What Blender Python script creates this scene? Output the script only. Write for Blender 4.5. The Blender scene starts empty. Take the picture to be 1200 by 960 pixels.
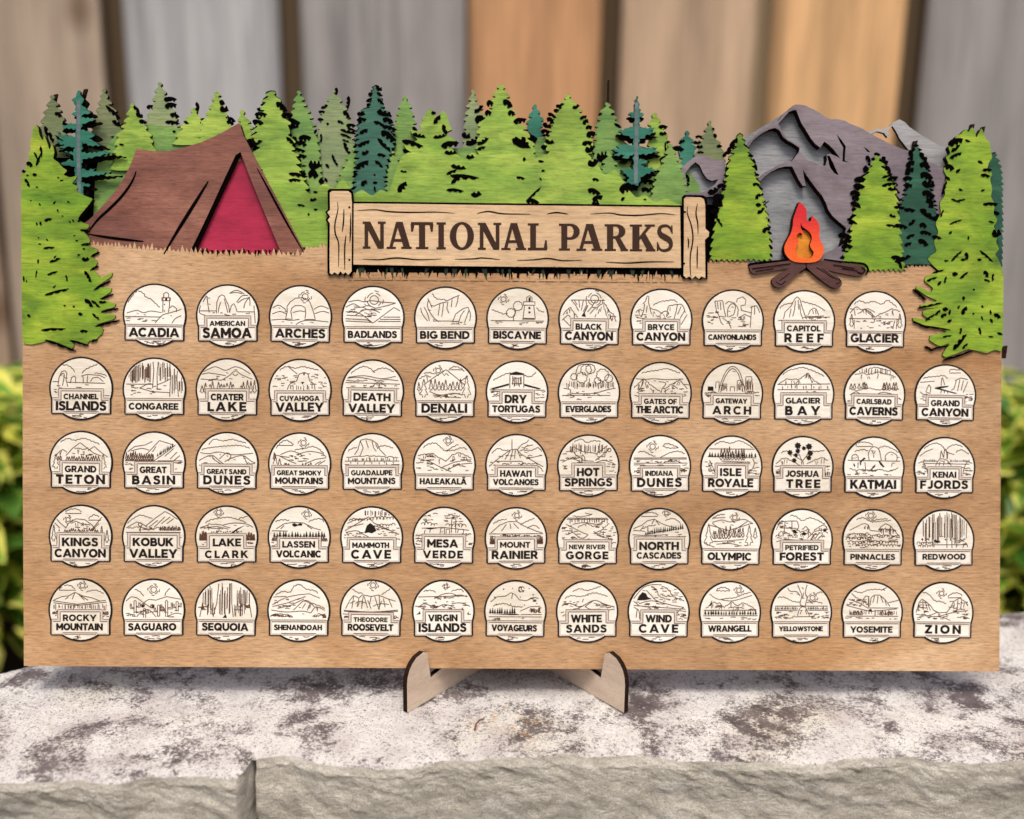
import bpy, bmesh, math, random
from mathutils import Vector, Matrix, noise
from mathutils.geometry import tessellate_polygon

# ------------------------------------------------------------------ camera, world, sun, exposure
SC = bpy.context.scene
COL = SC.collection
F = 1150.0                      # focal length in pixels of a 1200 px wide picture
LEAN = math.radians(12.0)       # how far the board leans back
ZB = 0.020                      # height of the board's lower edge above the stone
# board seen from the camera (board axes: u right, v up, n out of its face)
W3 = Vector((0.00919994, 0.01993894, -0.0076436))
R3 = Matrix.Rotation(W3.length, 3, W3.normalized())
T3 = Vector((0.00280889, -0.03474223, -0.61315546))
CB = -(R3.transposed() @ T3)


def ray_board(px, py):
    return R3.transposed() @ Vector(((px - 600) / F, (480 - py) / F, -1.0))


def uv(px, py, n=0.0):
    d = ray_board(px, py)
    k = (n - CB.z) / d.z
    p = CB + d * k
    return p.x, p.y


V0 = uv(600, 784)[1]
EU = Vector((1, 0, 0)); EV = Vector((0, math.sin(LEAN), math.cos(LEAN))); EN = Vector((0, -math.cos(LEAN), math.sin(LEAN)))
ORG = Vector((0, 0, ZB))


def b2w(u, v, n):
    return ORG + EU * u + EV * (v - V0) + EN * n


CAMW = b2w(*CB)


def ray_world(px, py):
    d = ray_board(px, py)
    return EU * d.x + EV * d.y + EN * d.z


def on_z(px, py, z=0.0):
    d = ray_world(px, py); return CAMW + d * ((z - CAMW.z) / d.z)


def on_y(px, py, y):
    d = ray_world(px, py); return CAMW + d * ((y - CAMW.y) / d.y)


cam = bpy.data.cameras.new('camera'); camo = bpy.data.objects.new('camera', cam); COL.objects.link(camo)
ax = [EU * R3[i][0] + EV * R3[i][1] + EN * R3[i][2] for i in range(3)]
camo.matrix_world = Matrix(((ax[0].x, ax[1].x, ax[2].x, CAMW.x), (ax[0].y, ax[1].y, ax[2].y, CAMW.y), (ax[0].z, ax[1].z, ax[2].z, CAMW.z), (0, 0, 0, 1)))
cam.sensor_width = 36.0; cam.lens = 36.0 * F / 1200
cam.clip_start = 0.02; cam.clip_end = 500
cam.dof.use_dof = True; cam.dof.focus_distance = 0.591; cam.dof.aperture_fstop = 3.3
SC.camera = camo

SUN_EL, SUN_AZ = math.radians(64), math.radians(-10)     # azimuth measured from straight behind the camera
wd = bpy.data.worlds.new('World'); SC.world = wd; wd.use_nodes = True
nt = wd.node_tree; bg = nt.nodes['Background']
sky = nt.nodes.new('ShaderNodeTexSky'); sky.sky_type = 'NISHITA'; sky.sun_disc = False
sky.sun_elevation = SUN_EL; sky.sun_rotation = math.pi + SUN_AZ
sky.air_density = 0.7; sky.dust_density = 5.0; sky.ozone_density = 0.5
nt.links.new(sky.outputs[0], bg.inputs[0]); bg.inputs[1].default_value = 0.14
sl = bpy.data.lights.new('sun', 'SUN'); sl.energy = 1.5; sl.angle = math.radians(18); sl.color = (1.0, 0.975, 0.95)
so = bpy.data.objects.new('sun', sl); COL.objects.link(so)
sd = Vector((math.sin(SUN_AZ) * math.cos(SUN_EL), -math.cos(SUN_AZ) * math.cos(SUN_EL), math.sin(SUN_EL)))
so.rotation_euler = sd.to_track_quat('Z', 'Y').to_euler()
SC.view_settings.view_transform = 'Standard'; SC.view_settings.look = 'None'
SC.view_settings.exposure = 0.32; SC.view_settings.gamma = 1.0

# ------------------------------------------------------------------ materials


def lin(r, g, b):
    f = lambda c: (c / 255 / 12.92) if c / 255 <= 0.04045 else ((c / 255 + 0.055) / 1.055) ** 2.4
    return (f(r), f(g), f(b), 1.0)


class NT:
    def __init__(s, name):
        s.m = bpy.data.materials.new(name); s.m.use_nodes = True
        s.t = s.m.node_tree; s.b = s.t.nodes['Principled BSDF']

    def n(s, typ, **kw):
        x = s.t.nodes.new('ShaderNode' + typ)
        for k, v in kw.items(): setattr(x, k, v)
        return x

    def l(s, a, b): s.t.links.new(a, b)

    def coords(s, scale, rnd=False):
        tc = s.n('TexCoord'); mp = s.n('Mapping'); mp.inputs['Scale'].default_value = scale
        s.l(tc.outputs['Object'], mp.inputs['Vector'])
        if rnd:
            oi = s.n('ObjectInfo'); ml = s.n('Math', operation='MULTIPLY'); ml.inputs[1].default_value = 37.0
            s.l(oi.outputs['Random'], ml.inputs[0]); s.l(ml.outputs[0], mp.inputs['Location'])
        return mp.outputs[0]

    def noise(s, vec, scale=1.0, detail=3.0, rough=0.5, dist=0.0):
        x = s.n('TexNoise'); x.inputs['Scale'].default_value = scale; x.inputs['Detail'].default_value = detail
        x.inputs['Roughness'].default_value = rough; x.inputs['Distortion'].default_value = dist
        s.l(vec, x.inputs['Vector']); return x.outputs['Fac']

    def ramp(s, fac, stops):
        r = s.n('ValToRGB'); e = r.color_ramp.elements
        while len(e) < len(stops): e.new(0.5)
        for i, (p, c) in enumerate(stops):
            e[i].position = p; e[i].color = c if not isinstance(c, (int, float)) else (c, c, c, 1)
        s.l(fac, r.inputs[0]); return r.outputs[0]

    def mix(s, fac, a, b, typ='MIX'):
        x = s.n('MixRGB', blend_type=typ)
        for i, v in enumerate((fac, a, b)):
            if hasattr(v, 'links'): s.l(v, x.inputs[i])
            elif isinstance(v, (int, float)) and i: x.inputs[i].default_value = (v, v, v, 1)
            else: x.inputs[i].default_value = v
        return x.outputs[0]

    def bump(s, h, strength, dist):
        x = s.n('Bump'); x.inputs['Strength'].default_value = strength; x.inputs['Distance'].default_value = dist
        s.l(h, x.inputs['Height']); s.l(x.outputs[0], s.b.inputs['Normal'])

    def out(s, col, rough=0.6, spec=0.3):
        if hasattr(col, 'links'): s.l(col, s.b.inputs['Base Color'])
        else: s.b.inputs['Base Color'].default_value = col
        s.b.inputs['Roughness'].default_value = rough
        s.b.inputs['Specular IOR Level'].default_value = spec
        return s.m


def wood(name, light, mid, dark, fleck=0.55, blotch=6.0, rnd=False, rough=0.6, bump=0.25, accent=None, acc_scale=9.0, acc_pos=(0.52, 0.68), grain=1.0, patch=0):
    """stained plywood, grain running along the board's width"""
    k = NT(name)
    big = k.noise(k.coords((blotch, 3, blotch * 2.6), rnd), 1.0, 4, 0.6, 0.6)
    base = k.ramp(big, [(0.22, dark), (0.50, mid), (0.80, light)])
    band = k.noise(k.coords((5, 20, 380), rnd), 1.0, 6, 0.7, 0.12)
    base = k.mix(0.75 * grain, base, k.ramp(band, [(0.30, 0.62), (0.50, 0.98), (0.70, 1.15)]), 'MULTIPLY')
    fine = k.noise(k.coords((120, 300, 1050), rnd), 1.0, 5, 0.75)
    base = k.mix(fleck, base, k.ramp(fine, [(0.28, 0.22), (0.44, 0.84), (0.55, 1.06), (0.74, 1.40)]), 'MULTIPLY')
    if rnd:
        oi = k.n('ObjectInfo'); base = k.mix(1.0, base, k.ramp(oi.outputs['Random'], [(0.0, (.90, .87, .82, 1)), (0.5, (.98, .97, .95, 1)), (1.0, (1.03, 1.03, 1.03, 1))]), 'MULTIPLY')
    if patch:
        pn = k.noise(k.coords((patch, 3, patch * 1.7), rnd), 1.0, 5, 0.6, 1.2); base = k.mix(1.0, base, k.ramp(pn, [(0.26, (.74, .70, .64, 1)), (0.46, (.98, .97, .96, 1)), (0.66, (1.06, 1.07, 1.08, 1))]), 'MULTIPLY')
    if accent:
        a = k.noise(k.coords((acc_scale, 3, acc_scale * 1.6), rnd), 1.0, 2, 0.5, 0.5)
        base = k.mix(k.ramp(a, [(acc_pos[0], 0.0), (acc_pos[1], 0.8)]), base, k.mix(1.0, base, accent, 'MULTIPLY'))
    k.bump(fine, bump, 0.0003)
    return k.out(base, rough, 0.25)


def plain(name, col, rough=0.7, var=0.25, scale=400, spec=0.2):
    k = NT(name)
    f = k.noise(k.coords((scale, scale, scale)), 1.0, 3, 0.6)
    c = k.mix(1.0, col, k.ramp(f, [(0.3, 1 - var), (0.7, 1 + var)]), 'MULTIPLY')
    return k.out(c, rough, spec)


M = {}
M['tan'] = wood('birch_plywood', lin(210, 175, 134), lin(190, 150, 108), lin(160, 120, 80), 0.92, 6.5, grain=0.42, patch=7.5, accent=(0.86, 0.78, 0.66, 1))
M['char'] = plain('charred_edge', (0.006, 0.004, 0.003, 1), 0.9, 0.5, 900, 0.0)  # one black for charred wood and for the painted shadow shapes
M['edge'] = plain('laser_cut_edge', (0.022, 0.011, 0.007, 1), 0.85, 0.5, 700, 0.05)
M['black'] = plain('engraved_black', (0.0025, 0.002, 0.002, 1), 0.9, 0.3, 700, 0.0)
M['green'] = wood('bright_green_stain', lin(182, 200, 86), lin(140, 170, 64), lin(88, 126, 48), 0.72, 22, grain=0.7, accent=(0.72, 0.86, 0.7, 1), acc_scale=14, patch=26)
M['lime'] = wood('yellow_green_stain', lin(182, 196, 62), lin(132, 162, 42), lin(74, 112, 32), 0.7, 24, grain=0.6, accent=(0.66, 0.80, 0.62, 1), acc_scale=13, acc_pos=(0.47, 0.62), patch=26)
M['leaf'] = wood('mid_green_stain', lin(144, 174, 84), lin(112, 146, 70), lin(68, 106, 56), 0.68, 22, grain=0.9, accent=(0.62, 0.86, 0.95, 1), acc_scale=16)
M['sage'] = wood('sage_green_stain', lin(158, 166, 116), lin(132, 146, 98), lin(98, 118, 82), 0.65, 12, grain=1.0)
M['olive'] = wood('olive_grey_stain', lin(136, 138, 98), lin(112, 122, 80), lin(84, 100, 66), 0.65, 12, grain=1.0)
M['teal'] = wood('teal_stain', lin(70, 140, 114), lin(40, 110, 88), lin(22, 78, 64), 0.5, 22, grain=0.8)
M['spruce'] = wood('dark_spruce_stain', lin(58, 106, 78), lin(34, 80, 58), lin(20, 54, 42), 0.5, 22, grain=0.8)
M['bluegreen'] = wood('blue_green_stain', lin(78, 126, 98), lin(54, 100, 80), lin(32, 74, 62), 0.6, 22, grain=0.9)
M['trunk'] = wood('grey_trunk_stain', lin(120, 132, 132), lin(98, 112, 112), lin(72, 90, 90), 0.5, 20)
M['tent'] = wood('brown_tent_stain', lin(160, 108, 88), lin(132, 84, 68), lin(100, 62, 54), 0.85, 13, grain=1.0, accent=(0.72, 0.70, 0.76, 1), patch=26)
M['red'] = wood('crimson_stain', lin(198, 50, 82), lin(170, 34, 66), lin(124, 22, 50), 0.45, 16, grain=0.4)
M['sign'] = wood('pale_sign_wood', lin(226, 196, 156), lin(212, 178, 136), lin(184, 148, 108), 0.55, 10, grain=0.7)
M['ink'] = plain('burnt_lettering', (0.042, 0.018, 0.009, 1), 0.75, 0.5, 1500)
M['mauve'] = wood('mauve_grey_stain', lin(150, 138, 140), lin(122, 110, 114), lin(92, 82, 88), 0.6, 14, grain=0.6, accent=(0.80, 0.68, 0.72, 1), patch=26)
M['grey'] = wood('blue_grey_stain', lin(172, 172, 170), lin(144, 145, 144), lin(110, 112, 112), 0.7, 10, grain=0.8)
M['snow'] = wood('pale_grey_stain', lin(180, 178, 174), lin(156, 154, 152), lin(126, 124, 122), 0.5, 12)
M['log'] = wood('dark_log_stain', lin(108, 74, 66), lin(84, 52, 46), lin(58, 36, 34), 0.6, 30, grain=1.0)
M['flame'] = None
M['ember'] = wood('amber_stain', lin(240, 170, 50), lin(226, 140, 30), lin(186, 100, 24), 0.4, 30, grain=0.4)
M['cream'] = wood('pale_maple', lin(247, 242, 228), lin(240, 233, 216), lin(222, 211, 188), 0.22, 50, True, 0.65, 0.05, grain=0.16)
M['line'] = plain('engraved_brown', (0.10, 0.045, 0.024, 1), 0.8, 0.4, 1500)
M['text'] = plain('engraved_dark_brown', (0.016, 0.008, 0.006, 1), 0.8, 0.4, 1500)
M['band'] = plain('engraved_plate_band', lin(206, 192, 176), 0.8, 0.2, 1500)
M['rim'] = plain('burnt_rim', (0.008, 0.006, 0.007, 1), 0.7, 0.3, 900)
M['grass'] = wood('dark_grass_stain', lin(46, 70, 40), lin(26, 44, 26), lin(12, 22, 14), 0.4, 40)
M['maple'] = wood('stand_maple', lin(226, 206, 184), lin(212, 190, 166), lin(190, 166, 142), 0.30, 14, grain=0.35)
# flame: red tip passing to orange, a stain laid on by hand
k = NT('flame_stain')
tc = k.n('TexCoord'); sp = k.n('SeparateXYZ'); k.l(tc.outputs['Object'], sp.inputs[0])
mr = k.n('MapRange'); mr.inputs[1].default_value = uv(940, 305)[1] - V0; mr.inputs[2].default_value = uv(940, 245)[1] - V0
k.l(sp.outputs['Z'], mr.inputs[0])
g = k.noise(k.coords((60, 20, 160)), 1, 3)
ad = k.n('Math', operation='ADD'); ad.inputs[1].default_value = -0.5; k.l(g, ad.inputs[0])
a2 = k.n('Math', operation='MULTIPLY_ADD'); a2.inputs[1].default_value = 0.35; k.l(ad.outputs[0], a2.inputs[0]); k.l(mr.outputs[0], a2.inputs[2])
fine = k.noise(k.coords((170, 300, 1900)), 1, 2)
fc = k.ramp(a2.outputs[0], [(0.0, lin(240, 104, 34)), (0.45, lin(232, 74, 34)), (0.85, lin(206, 34, 42))])
M['flame'] = k.out(k.mix(0.35, fc, k.ramp(fine, [(0.35, 0.5), (0.5, 1.0), (0.7, 1.15)]), 'MULTIPLY'), 0.6, 0.25)


# ------------------------------------------------------------------ object helpers
def tag(o, label=None, cat=None, group=None, kind=None):
    if label: o['label'] = label
    if cat: o['category'] = cat
    if group: o['group'] = group
    if kind: o['kind'] = kind
    return o


def link(name, me, mats, parent=None):
    o = bpy.data.objects.new(name, me); COL.objects.link(o)
    for m in mats: me.materials.append(M[m] if isinstance(m, str) else m)
    if parent: o.parent = parent
    return o


def empty(name, mat=None):
    o = bpy.data.objects.new(name, None); o.empty_display_size = 0.03; COL.objects.link(o)
    if mat: o.matrix_world = mat
    return o


class Geo:
    """collects prisms standing on the board's plane: coordinates (u, v) and depth n"""
    def __init__(s): s.v = []; s.f = []; s.mi = []

    def prism(s, loops, n0, n1, side=1, front=0, sides=True):
        """loops of (u, v); front face at n0, walls back to n1"""
        area = lambda L: sum(L[i][0] * L[(i + 1) % len(L)][1] - L[(i + 1) % len(L)][0] * L[i][1] for i in range(len(L)))
        LL = []
        for i, L in enumerate(loops):
            if (area(L) > 0) != (i == 0): L = L[::-1]
            LL.append(L)
        b = len(s.v); flat = [p for L in LL for p in L]; N = len(flat)
        s.v += [(p[0], -n0, p[1]) for p in flat]
        for t in tessellate_polygon([[Vector((p[0], p[1], 0)) for p in L] for L in LL]):
            a, c, d = (flat[i] for i in t)
            if (c[0] - a[0]) * (d[1] - a[1]) - (c[1] - a[1]) * (d[0] - a[0]) < 0: t = t[::-1]
            s.f.append(tuple(b + i for i in t)); s.mi.append(front)
        if sides:
            s.v += [(p[0], -n1, p[1]) for p in flat]
            o = 0
            for L in LL:
                m = len(L)
                for i in range(m):
                    j = (i + 1) % m
                    s.f.append((b + o + i, b + N + o + i, b + N + o + j, b + o + j)); s.mi.append(side)
                o += m
            nf = len(s.f)
        return s

    def flat(s, pts, n, mi=0):
        return s.prism([pts], n, n, mi, mi, False)

    def build(s, name, mats, parent=None, shift=(0, 0, 0)):
        me = bpy.data.meshes.new(name)
        me.from_pydata([(x - shift[0], y - shift[1], z - shift[2]) for x, y, z in s.v], [], s.f)
        for i, p in enumerate(me.polygons): p.material_index = s.mi[i]
        me.update()
        return link(name, me, mats, parent)


def P(pts, n=0.0):
    """picture-measured outline -> metres on the board's plane at depth n"""
    return [(lambda q: (q[0], q[1] - V0))(uv(x, y, n)) for x, y in pts]


def nums(s): return [tuple(float(c) for c in q.split(',')) for q in s.split()]


def chaikin(L, k=1, w=.22):
    for _ in range(k):
        o = []
        for i in range(len(L)):
            a, b = L[i], L[(i + 1) % len(L)]
            o.append((a[0] * (1 - w) + b[0] * w, a[1] * (1 - w) + b[1] * w)); o.append((a[0] * w + b[0] * (1 - w), a[1] * w + b[1] * (1 - w)))
        L = o
    return L


def smooth(L, k=6):
    o = []
    for i in range(len(L) - 1):
        p0 = L[max(i - 1, 0)]; p1 = L[i]; p2 = L[i + 1]; p3 = L[min(i + 2, len(L) - 1)]
        for j in range(k):
            t = j / k
            o.append(tuple(0.5 * (2 * p1[a] + (p2[a] - p0[a]) * t + (2 * p0[a] - 5 * p1[a] + 4 * p2[a] - p3[a]) * t * t + (3 * p1[a] - p0[a] - 3 * p2[a] + p3[a]) * t ** 3) for a in (0, 1)))
    o.append(L[-1]); return o


def ribbon(L, w, taper=False):
    """strip of width w along polyline L -> closed outline"""
    a, b = [], []
    n = len(L)
    for i, p in enumerate(L):
        q0 = L[max(i - 1, 0)]; q1 = L[min(i + 1, n - 1)]
        dx, dy = q1[0] - q0[0], q1[1] - q0[1]; d = math.hypot(dx, dy) or 1
        h = w / 2 * (1 if not taper else (0.25 + 0.75 * math.sin(math.pi * (i + .5) / n)))
        a.append((p[0] - dy / d * h, p[1] + dx / d * h)); b.append((p[0] + dy / d * h, p[1] - dx / d * h))
    return a + b[::-1]


def inside(p, L):
    x, y = p; c = False; j = len(L) - 1
    for i in range(len(L)):
        if (L[i][1] > y) != (L[j][1] > y) and x < (L[j][0] - L[i][0]) * (y - L[i][1]) / (L[j][1] - L[i][1]) + L[i][0]: c = not c
        j = i
    return c
# ------------------------------------------------------------------ the place: ground, fence, stone, shrubs
GZ = -0.32


def fbm(x, y, z, o=5, h=0.9):
    return noise.fractal(Vector((x, y, z)), h, 2.1, o)


def build_place():
    rnd = random.Random(5)
    # ground
    k = NT('garden_soil'); c = k.noise(k.coords((9, 9, 9)), 1, 6, 0.7)
    M['soil'] = k.out(k.ramp(c, [(0.3, (0.03, 0.022, 0.015, 1)), (0.7, (0.12, 0.09, 0.06, 1))]), 0.95, 0.1)
    me = bpy.data.meshes.new('ground'); me.from_pydata([(-150, -150, GZ), (150, -150, GZ), (150, 150, GZ), (-150, 150, GZ)], [], [(0, 1, 2, 3)])
    tag(link('ground', me, ['soil']), kind='structure')

    # fence of wide weathered planks
    FY = 1.55
    xs = lambda px: on_y(px, 60, FY).x
    planks = [(-420, -215, 'f_grey'), (-200, -30, 'f_tan'), (-18, 116, 'f_wheat'), (141, 324, 'f_silver'), (352, 545, 'f_grey'), (549, 703, 'f_gold'), (729, 886, 'f_beige'),
              (908, 1064, 'f_amber'), (1087, 1262, 'f_grey'), (1280, 1450, 'f_tan'), (1470, 1640, 'f_silver')]
    kinds = ('f_grey', 'f_tan', 'f_silver', 'f_beige', 'f_grey', 'f_gold')
    planks = [(-420 - 205 * (i + 1), -440 - 205 * i, kinds[i % 6]) for i in range(6)][::-1] + planks + [(1660 + 205 * i, 1845 + 205 * i, kinds[(i + 2) % 6]) for i in range(6)]
    cols = dict(f_wheat=(184, 164, 142), f_tan=(180, 154, 128), f_silver=(185, 183, 180), f_grey=(165, 159, 154), f_gold=(213, 161, 115), f_beige=(202, 172, 141), f_amber=(231, 183, 130))
    for nme, cc in cols.items():
        k = NT('weathered_' + nme[2:] + '_plank')
        b = k.noise(k.coords((14, 3, 1.1)), 1, 4, 0.6, 0.3); f = k.noise(k.coords((120, 20, 5)), 1, 4, 0.6)
        base = k.ramp(b, [(0.3, lin(*[int(v * .80) for v in cc])), (0.55, lin(*cc)), (0.75, lin(*[min(255, int(v * 1.1)) for v in cc]))])
        base = k.mix(0.7, base, k.ramp(f, [(0.3, 0.6), (0.5, 1.0), (0.7, 1.1)]), 'MULTIPLY')
        vo = k.n('TexVoronoi'); vo.inputs['Scale'].default_value = 1.0; k.l(k.coords((4.5, 1, 2.6)), vo.inputs['Vector'])
        base = k.mix(k.ramp(vo.outputs['Distance'], [(0.05, 0.75), (0.16, 0.0)]), base, k.mix(1.0, base, (.34, .26, .20, 1), 'MULTIPLY'))
        k.bump(f, 0.4, 0.004)
        M[nme] = k.out(base, 0.85, 0.15)
    M['f_back'] = plain('dark_back_plank', lin(92, 76, 56), 0.9); M['f_back_pale'] = plain('olive_back_plank', lin(150, 130, 100), 0.9)  # shade of the plank gaps, put into the strips' colour
    M['f_rail'] = plain('shaded_rail_wood', lin(112, 92, 72), 0.9)  # plain dull brown for both rails
    fe = empty('wooden_fence', Matrix.Translation((0, FY, GZ)))
    tag(fe, 'weathered fence of wide upright planks in grey, tan and golden brown behind the board', 'fence')
    for a, b, m in planks:
        x0, x1 = xs(a), xs(b); n = 10; v = []; fc = []
        top = 1.75 + rnd.uniform(-.04, .04); rows = 24; dy = rnd.uniform(-.012, .012)
        for j in range(rows + 1):
            z = top * j / rows
            for i in range(n + 1):
                t = i / n; w = 0.004 * fbm(z * 1.5, a * .1, i * .2, 3)
                ed = 0.02 * (abs(2 * t - 1) ** 6)                     # worn rounded edges
                v.append((x0 + (x1 - x0) * t + 0.006 * fbm(z * 1.1, a * .07, 7 + t, 3), dy + ed + w, z))
        N = len(v)
        v += [(x, dy + 0.03, z) for x, y, z in v]
        W = n + 1
        for j in range(rows):
            for i in range(n):
                q = j * W + i; fc.append((q, q + 1, q + W + 1, q + W)); fc.append((N + q, N + q + W, N + q + W + 1, N + q + 1))
            for i in (0, n):
                q = j * W + i; fc.append((q, q + W, N + q + W, N + q))
        for i in range(n):
            q = rows * W + i; fc.append((q, q + 1, N + q + 1, N + q))
        me = bpy.data.meshes.new('plank'); me.from_pydata(v, [], fc); me.update()
        for p in me.polygons: p.use_smooth = True
        link('plank', me, [m], fe)
    for (a0, a1), (b0, b1) in zip([(p[0], p[1]) for p in planks], [(p[0], p[1]) for p in planks[1:]]):  # added strips close the gaps, toned dark to stand for shade
        x0, x1 = xs(a1) - 0.035, xs(b0) + 0.035; me = bpy.data.meshes.new('back_plank')
        v = [(x, y, zz) for x in (x0, x1) for y in (0.055, 0.075) for zz in (0, 1.7)]
        me.from_pydata(v, [], [(0, 1, 3, 2), (4, 6, 7, 5), (0, 4, 5, 1), (2, 3, 7, 6), (1, 5, 7, 3), (0, 2, 6, 4)]); link('back_plank', me, ['f_back_pale' if a1 in (545, 886, 322) else 'f_back'], fe)
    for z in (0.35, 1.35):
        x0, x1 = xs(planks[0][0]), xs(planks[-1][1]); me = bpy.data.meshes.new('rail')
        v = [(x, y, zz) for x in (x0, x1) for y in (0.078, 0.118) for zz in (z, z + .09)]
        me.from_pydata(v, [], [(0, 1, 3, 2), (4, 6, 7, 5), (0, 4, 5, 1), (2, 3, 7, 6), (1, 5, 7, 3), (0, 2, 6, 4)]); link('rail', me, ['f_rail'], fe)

    # stone ledge
    fr = [(on_z(x, y).x, on_z(x, y).y) for x, y in nums('0,913 60,911 100,908 140,914 180,904 240,906 280,906 288,901 294,889 330,882 360,888 400,896 433,898 460,900 500,893 540,889 600,886 660,883 700,886 740,882 800,888 850,891 900,890 940,895 1000,886 1050,884 1100,890 1150,893 1200,887')]
    bk = [(on_z(x, y).x, on_z(x, y).y) for x, y in nums('-40,790 0,781 20,777 40,772 90,762 400,742 800,728 1172,713 1210,708')]

    def interp(T, x):
        if x <= T[0][0]: return T[0][1] + 0.012 * fbm(x * 9, 3, 1, 3)
        if x >= T[-1][0]: return T[-1][1] + 0.012 * fbm(x * 9, 3, 1, 3)
        for i in range(len(T) - 1):
            if T[i + 1][0] >= x:
                t = (x - T[i][0]) / (T[i + 1][0] - T[i][0]); return T[i][1] + (T[i + 1][1] - T[i][1]) * t
    cx = on_z(290, 900).x
    nx = 1240; xsn = [-0.75 + 1.5 * i / nx for i in range(nx + 1)]
    nb, ntp, nf = 12, 140, 120
    v = []; fc = []; W = nb + ntp + nf + 1
    for x in xsn:
        yf = interp(fr, x) + 0.0022 * fbm(x * 60, 0, 5, 4); yb = interp(bk, x) + 0.004 * fbm(x * 30, 2, 5, 4)
        for j in range(W):
            if j < nb:                                     # rear face
                t = j / nb; y = yb + 0.01 * (1 - t) + 0.006 * fbm(x * 20, t * 4, 9); z = GZ - 0.03 + (-GZ + 0.03 - 0.012) * t
            elif j <= nb + ntp:                            # top
                t = (j - nb) / ntp; y = yb + (yf - yb) * t
                z = 0.0016 * fbm(x * 22, y * 22, 0, 6) + 0.0010 * noise.turbulence(Vector((x * 150, y * 150, 2)), 4, True) - 0.0008
                z -= 0.006 * max(0, 1 - t / 0.12) ** 2
                if yf + 0.012 > y: z -= 0.0012 * max(0, 1 - (y - yf) / 0.012) ** 2
            else:                                          # front face, split and rough
                t = (j - nb - ntp) / nf; dz = t ** 2.2 * (-GZ + 0.03)
                da, db = x * .88 + dz * .47, dz * .88 - x * .47              # split planes run downhill to the left
                rd = abs(noise.fractal(Vector((da * 20, db * 52, 3)), .8, 2.1, 4))
                y = yf + 0.006 * min(1, dz / 0.02) * fbm(x * 7, dz * 10, 1, 3) + 0.0026 * min(1, dz / 0.004) * rd + 0.0008 * min(1, dz / .003) * noise.turbulence(Vector((da * 210, db * 420, 4)), 3, True)
                y -= 0.003 * min(1, dz / 0.004)
                c = abs(x - cx - 0.004 * fbm(dz * 26, 1, 1, 3)); y += 0.014 * max(0, 1 - c / 0.0026)
                if x < cx: y -= 0.002
                z = -0.0018 - dz
            v.append((x, y, z))
    for i in range(nx):
        for j in range(W - 1):
            a = i * W + j; fc.append((a, a + 1, a + W + 1, a + W))
    fc += [tuple(range(W))[::-1], tuple(nx * W + j for j in range(W))]
    me = bpy.data.meshes.new('stone_ledge'); me.from_pydata(v, [], fc); me.update()
    for p in me.polygons: p.use_smooth = True
    k = NT('lichened_sandstone')
    o = k.coords((1, 1, 1))
    big = k.noise(o, 19, 8, 0.66, 0.5); med = k.noise(o, 70, 8, 0.74, 0.4); fin = k.noise(o, 480, 6, 0.78); grit = k.noise(o, 900, 3, 0.6)
    white = k.ramp(k.noise(o, 24, 5, 0.6), [(0.3, lin(200, 190, 184)), (0.5, lin(230, 224, 216)), (0.72, lin(244, 240, 230))])
    purple = k.ramp(k.noise(o, 60, 5, 0.6), [(0.35, lin(92, 82, 80)), (0.6, lin(124, 112, 111)), (0.75, lin(152, 138, 134))])
    ad = k.n('Math', operation='MULTIPLY_ADD'); ad.inputs[1].default_value = 0.55; k.l(med, ad.inputs[0]); k.l(big, ad.inputs[2])
    a3 = k.n('Math', operation='MULTIPLY_ADD'); a3.inputs[1].default_value = 0.72; k.l(fin, a3.inputs[0]); k.l(ad.outputs[0], a3.inputs[2])
    pm = k.ramp(a3.outputs[0], [(0.0, 0), (1.0, 1)])
    mp = k.n('MapRange'); mp.inputs[1].default_value = 1.135; mp.inputs[2].default_value = 1.255; k.l(a3.outputs[0], mp.inputs[0])
    top = k.mix(mp.outputs[0], white, purple)
    top = k.mix(k.ramp(k.noise(o, 620, 6, 0.8, 0.8), [(0.40, 0.9), (0.45, 0.0)]), top, lin(96, 88, 86))
    yel = k.noise(o, 9, 3, 0.5); top = k.mix(k.ramp(yel, [(0.55, 0), (0.72, 0.55)]), top, k.mix(1.0, top, (1.0, 0.97, 0.80, 1), 'MULTIPLY'))
    tc = k.n('TexCoord'); vd = k.n('VectorMath', operation='DISTANCE'); k.l(tc.outputs['Object'], vd.inputs[0]); vd.inputs[1].default_value = on_z(598, 848)
    fr_ = k.n('MapRange'); fr_.inputs[1].default_value = 0.030; fr_.inputs[2].default_value = 0.004; k.l(vd.outputs['Value'], fr_.inputs[0])
    om = k.n('Math', operation='MULTIPLY'); k.l(fr_.outputs[0], om.inputs[0]); k.l(k.ramp(k.noise(o, 95, 5, 0.7), [(0.52, 0.0), (0.60, 0.55)]), om.inputs[1])
    top = k.mix(om.outputs[0], top, lin(206, 158, 92))
    tcs = k.n('TexCoord'); ms = k.n('Mapping'); ms.inputs['Rotation'].default_value = (0, math.radians(-24), 0); ms.inputs['Scale'].default_value = (55, 55, 150); k.l(tcs.outputs['Object'], ms.inputs['Vector']); st = ms.outputs[0]; fr1 = k.noise(st, 1, 6, 0.65, 0.6)
    front = k.ramp(fr1, [(0.28, lin(164, 156, 140)), (0.5, lin(206, 198, 180)), (0.72, lin(232, 225, 209))])
    front = k.mix(0.55, front, k.ramp(grit, [(0.35, 0.62), (0.5, 1.0), (0.7, 1.2)]), 'MULTIPLY')
    geo = k.n('NewGeometry'); sp = k.n('SeparateXYZ'); k.l(geo.outputs['Normal'], sp.inputs[0])
    am = k.n('Math', operation='MULTIPLY_ADD'); am.inputs[1].default_value = 0.5; k.l(k.noise(o, 70, 5, 0.6), am.inputs[0]); k.l(sp.outputs['Z'], am.inputs[2])
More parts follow.
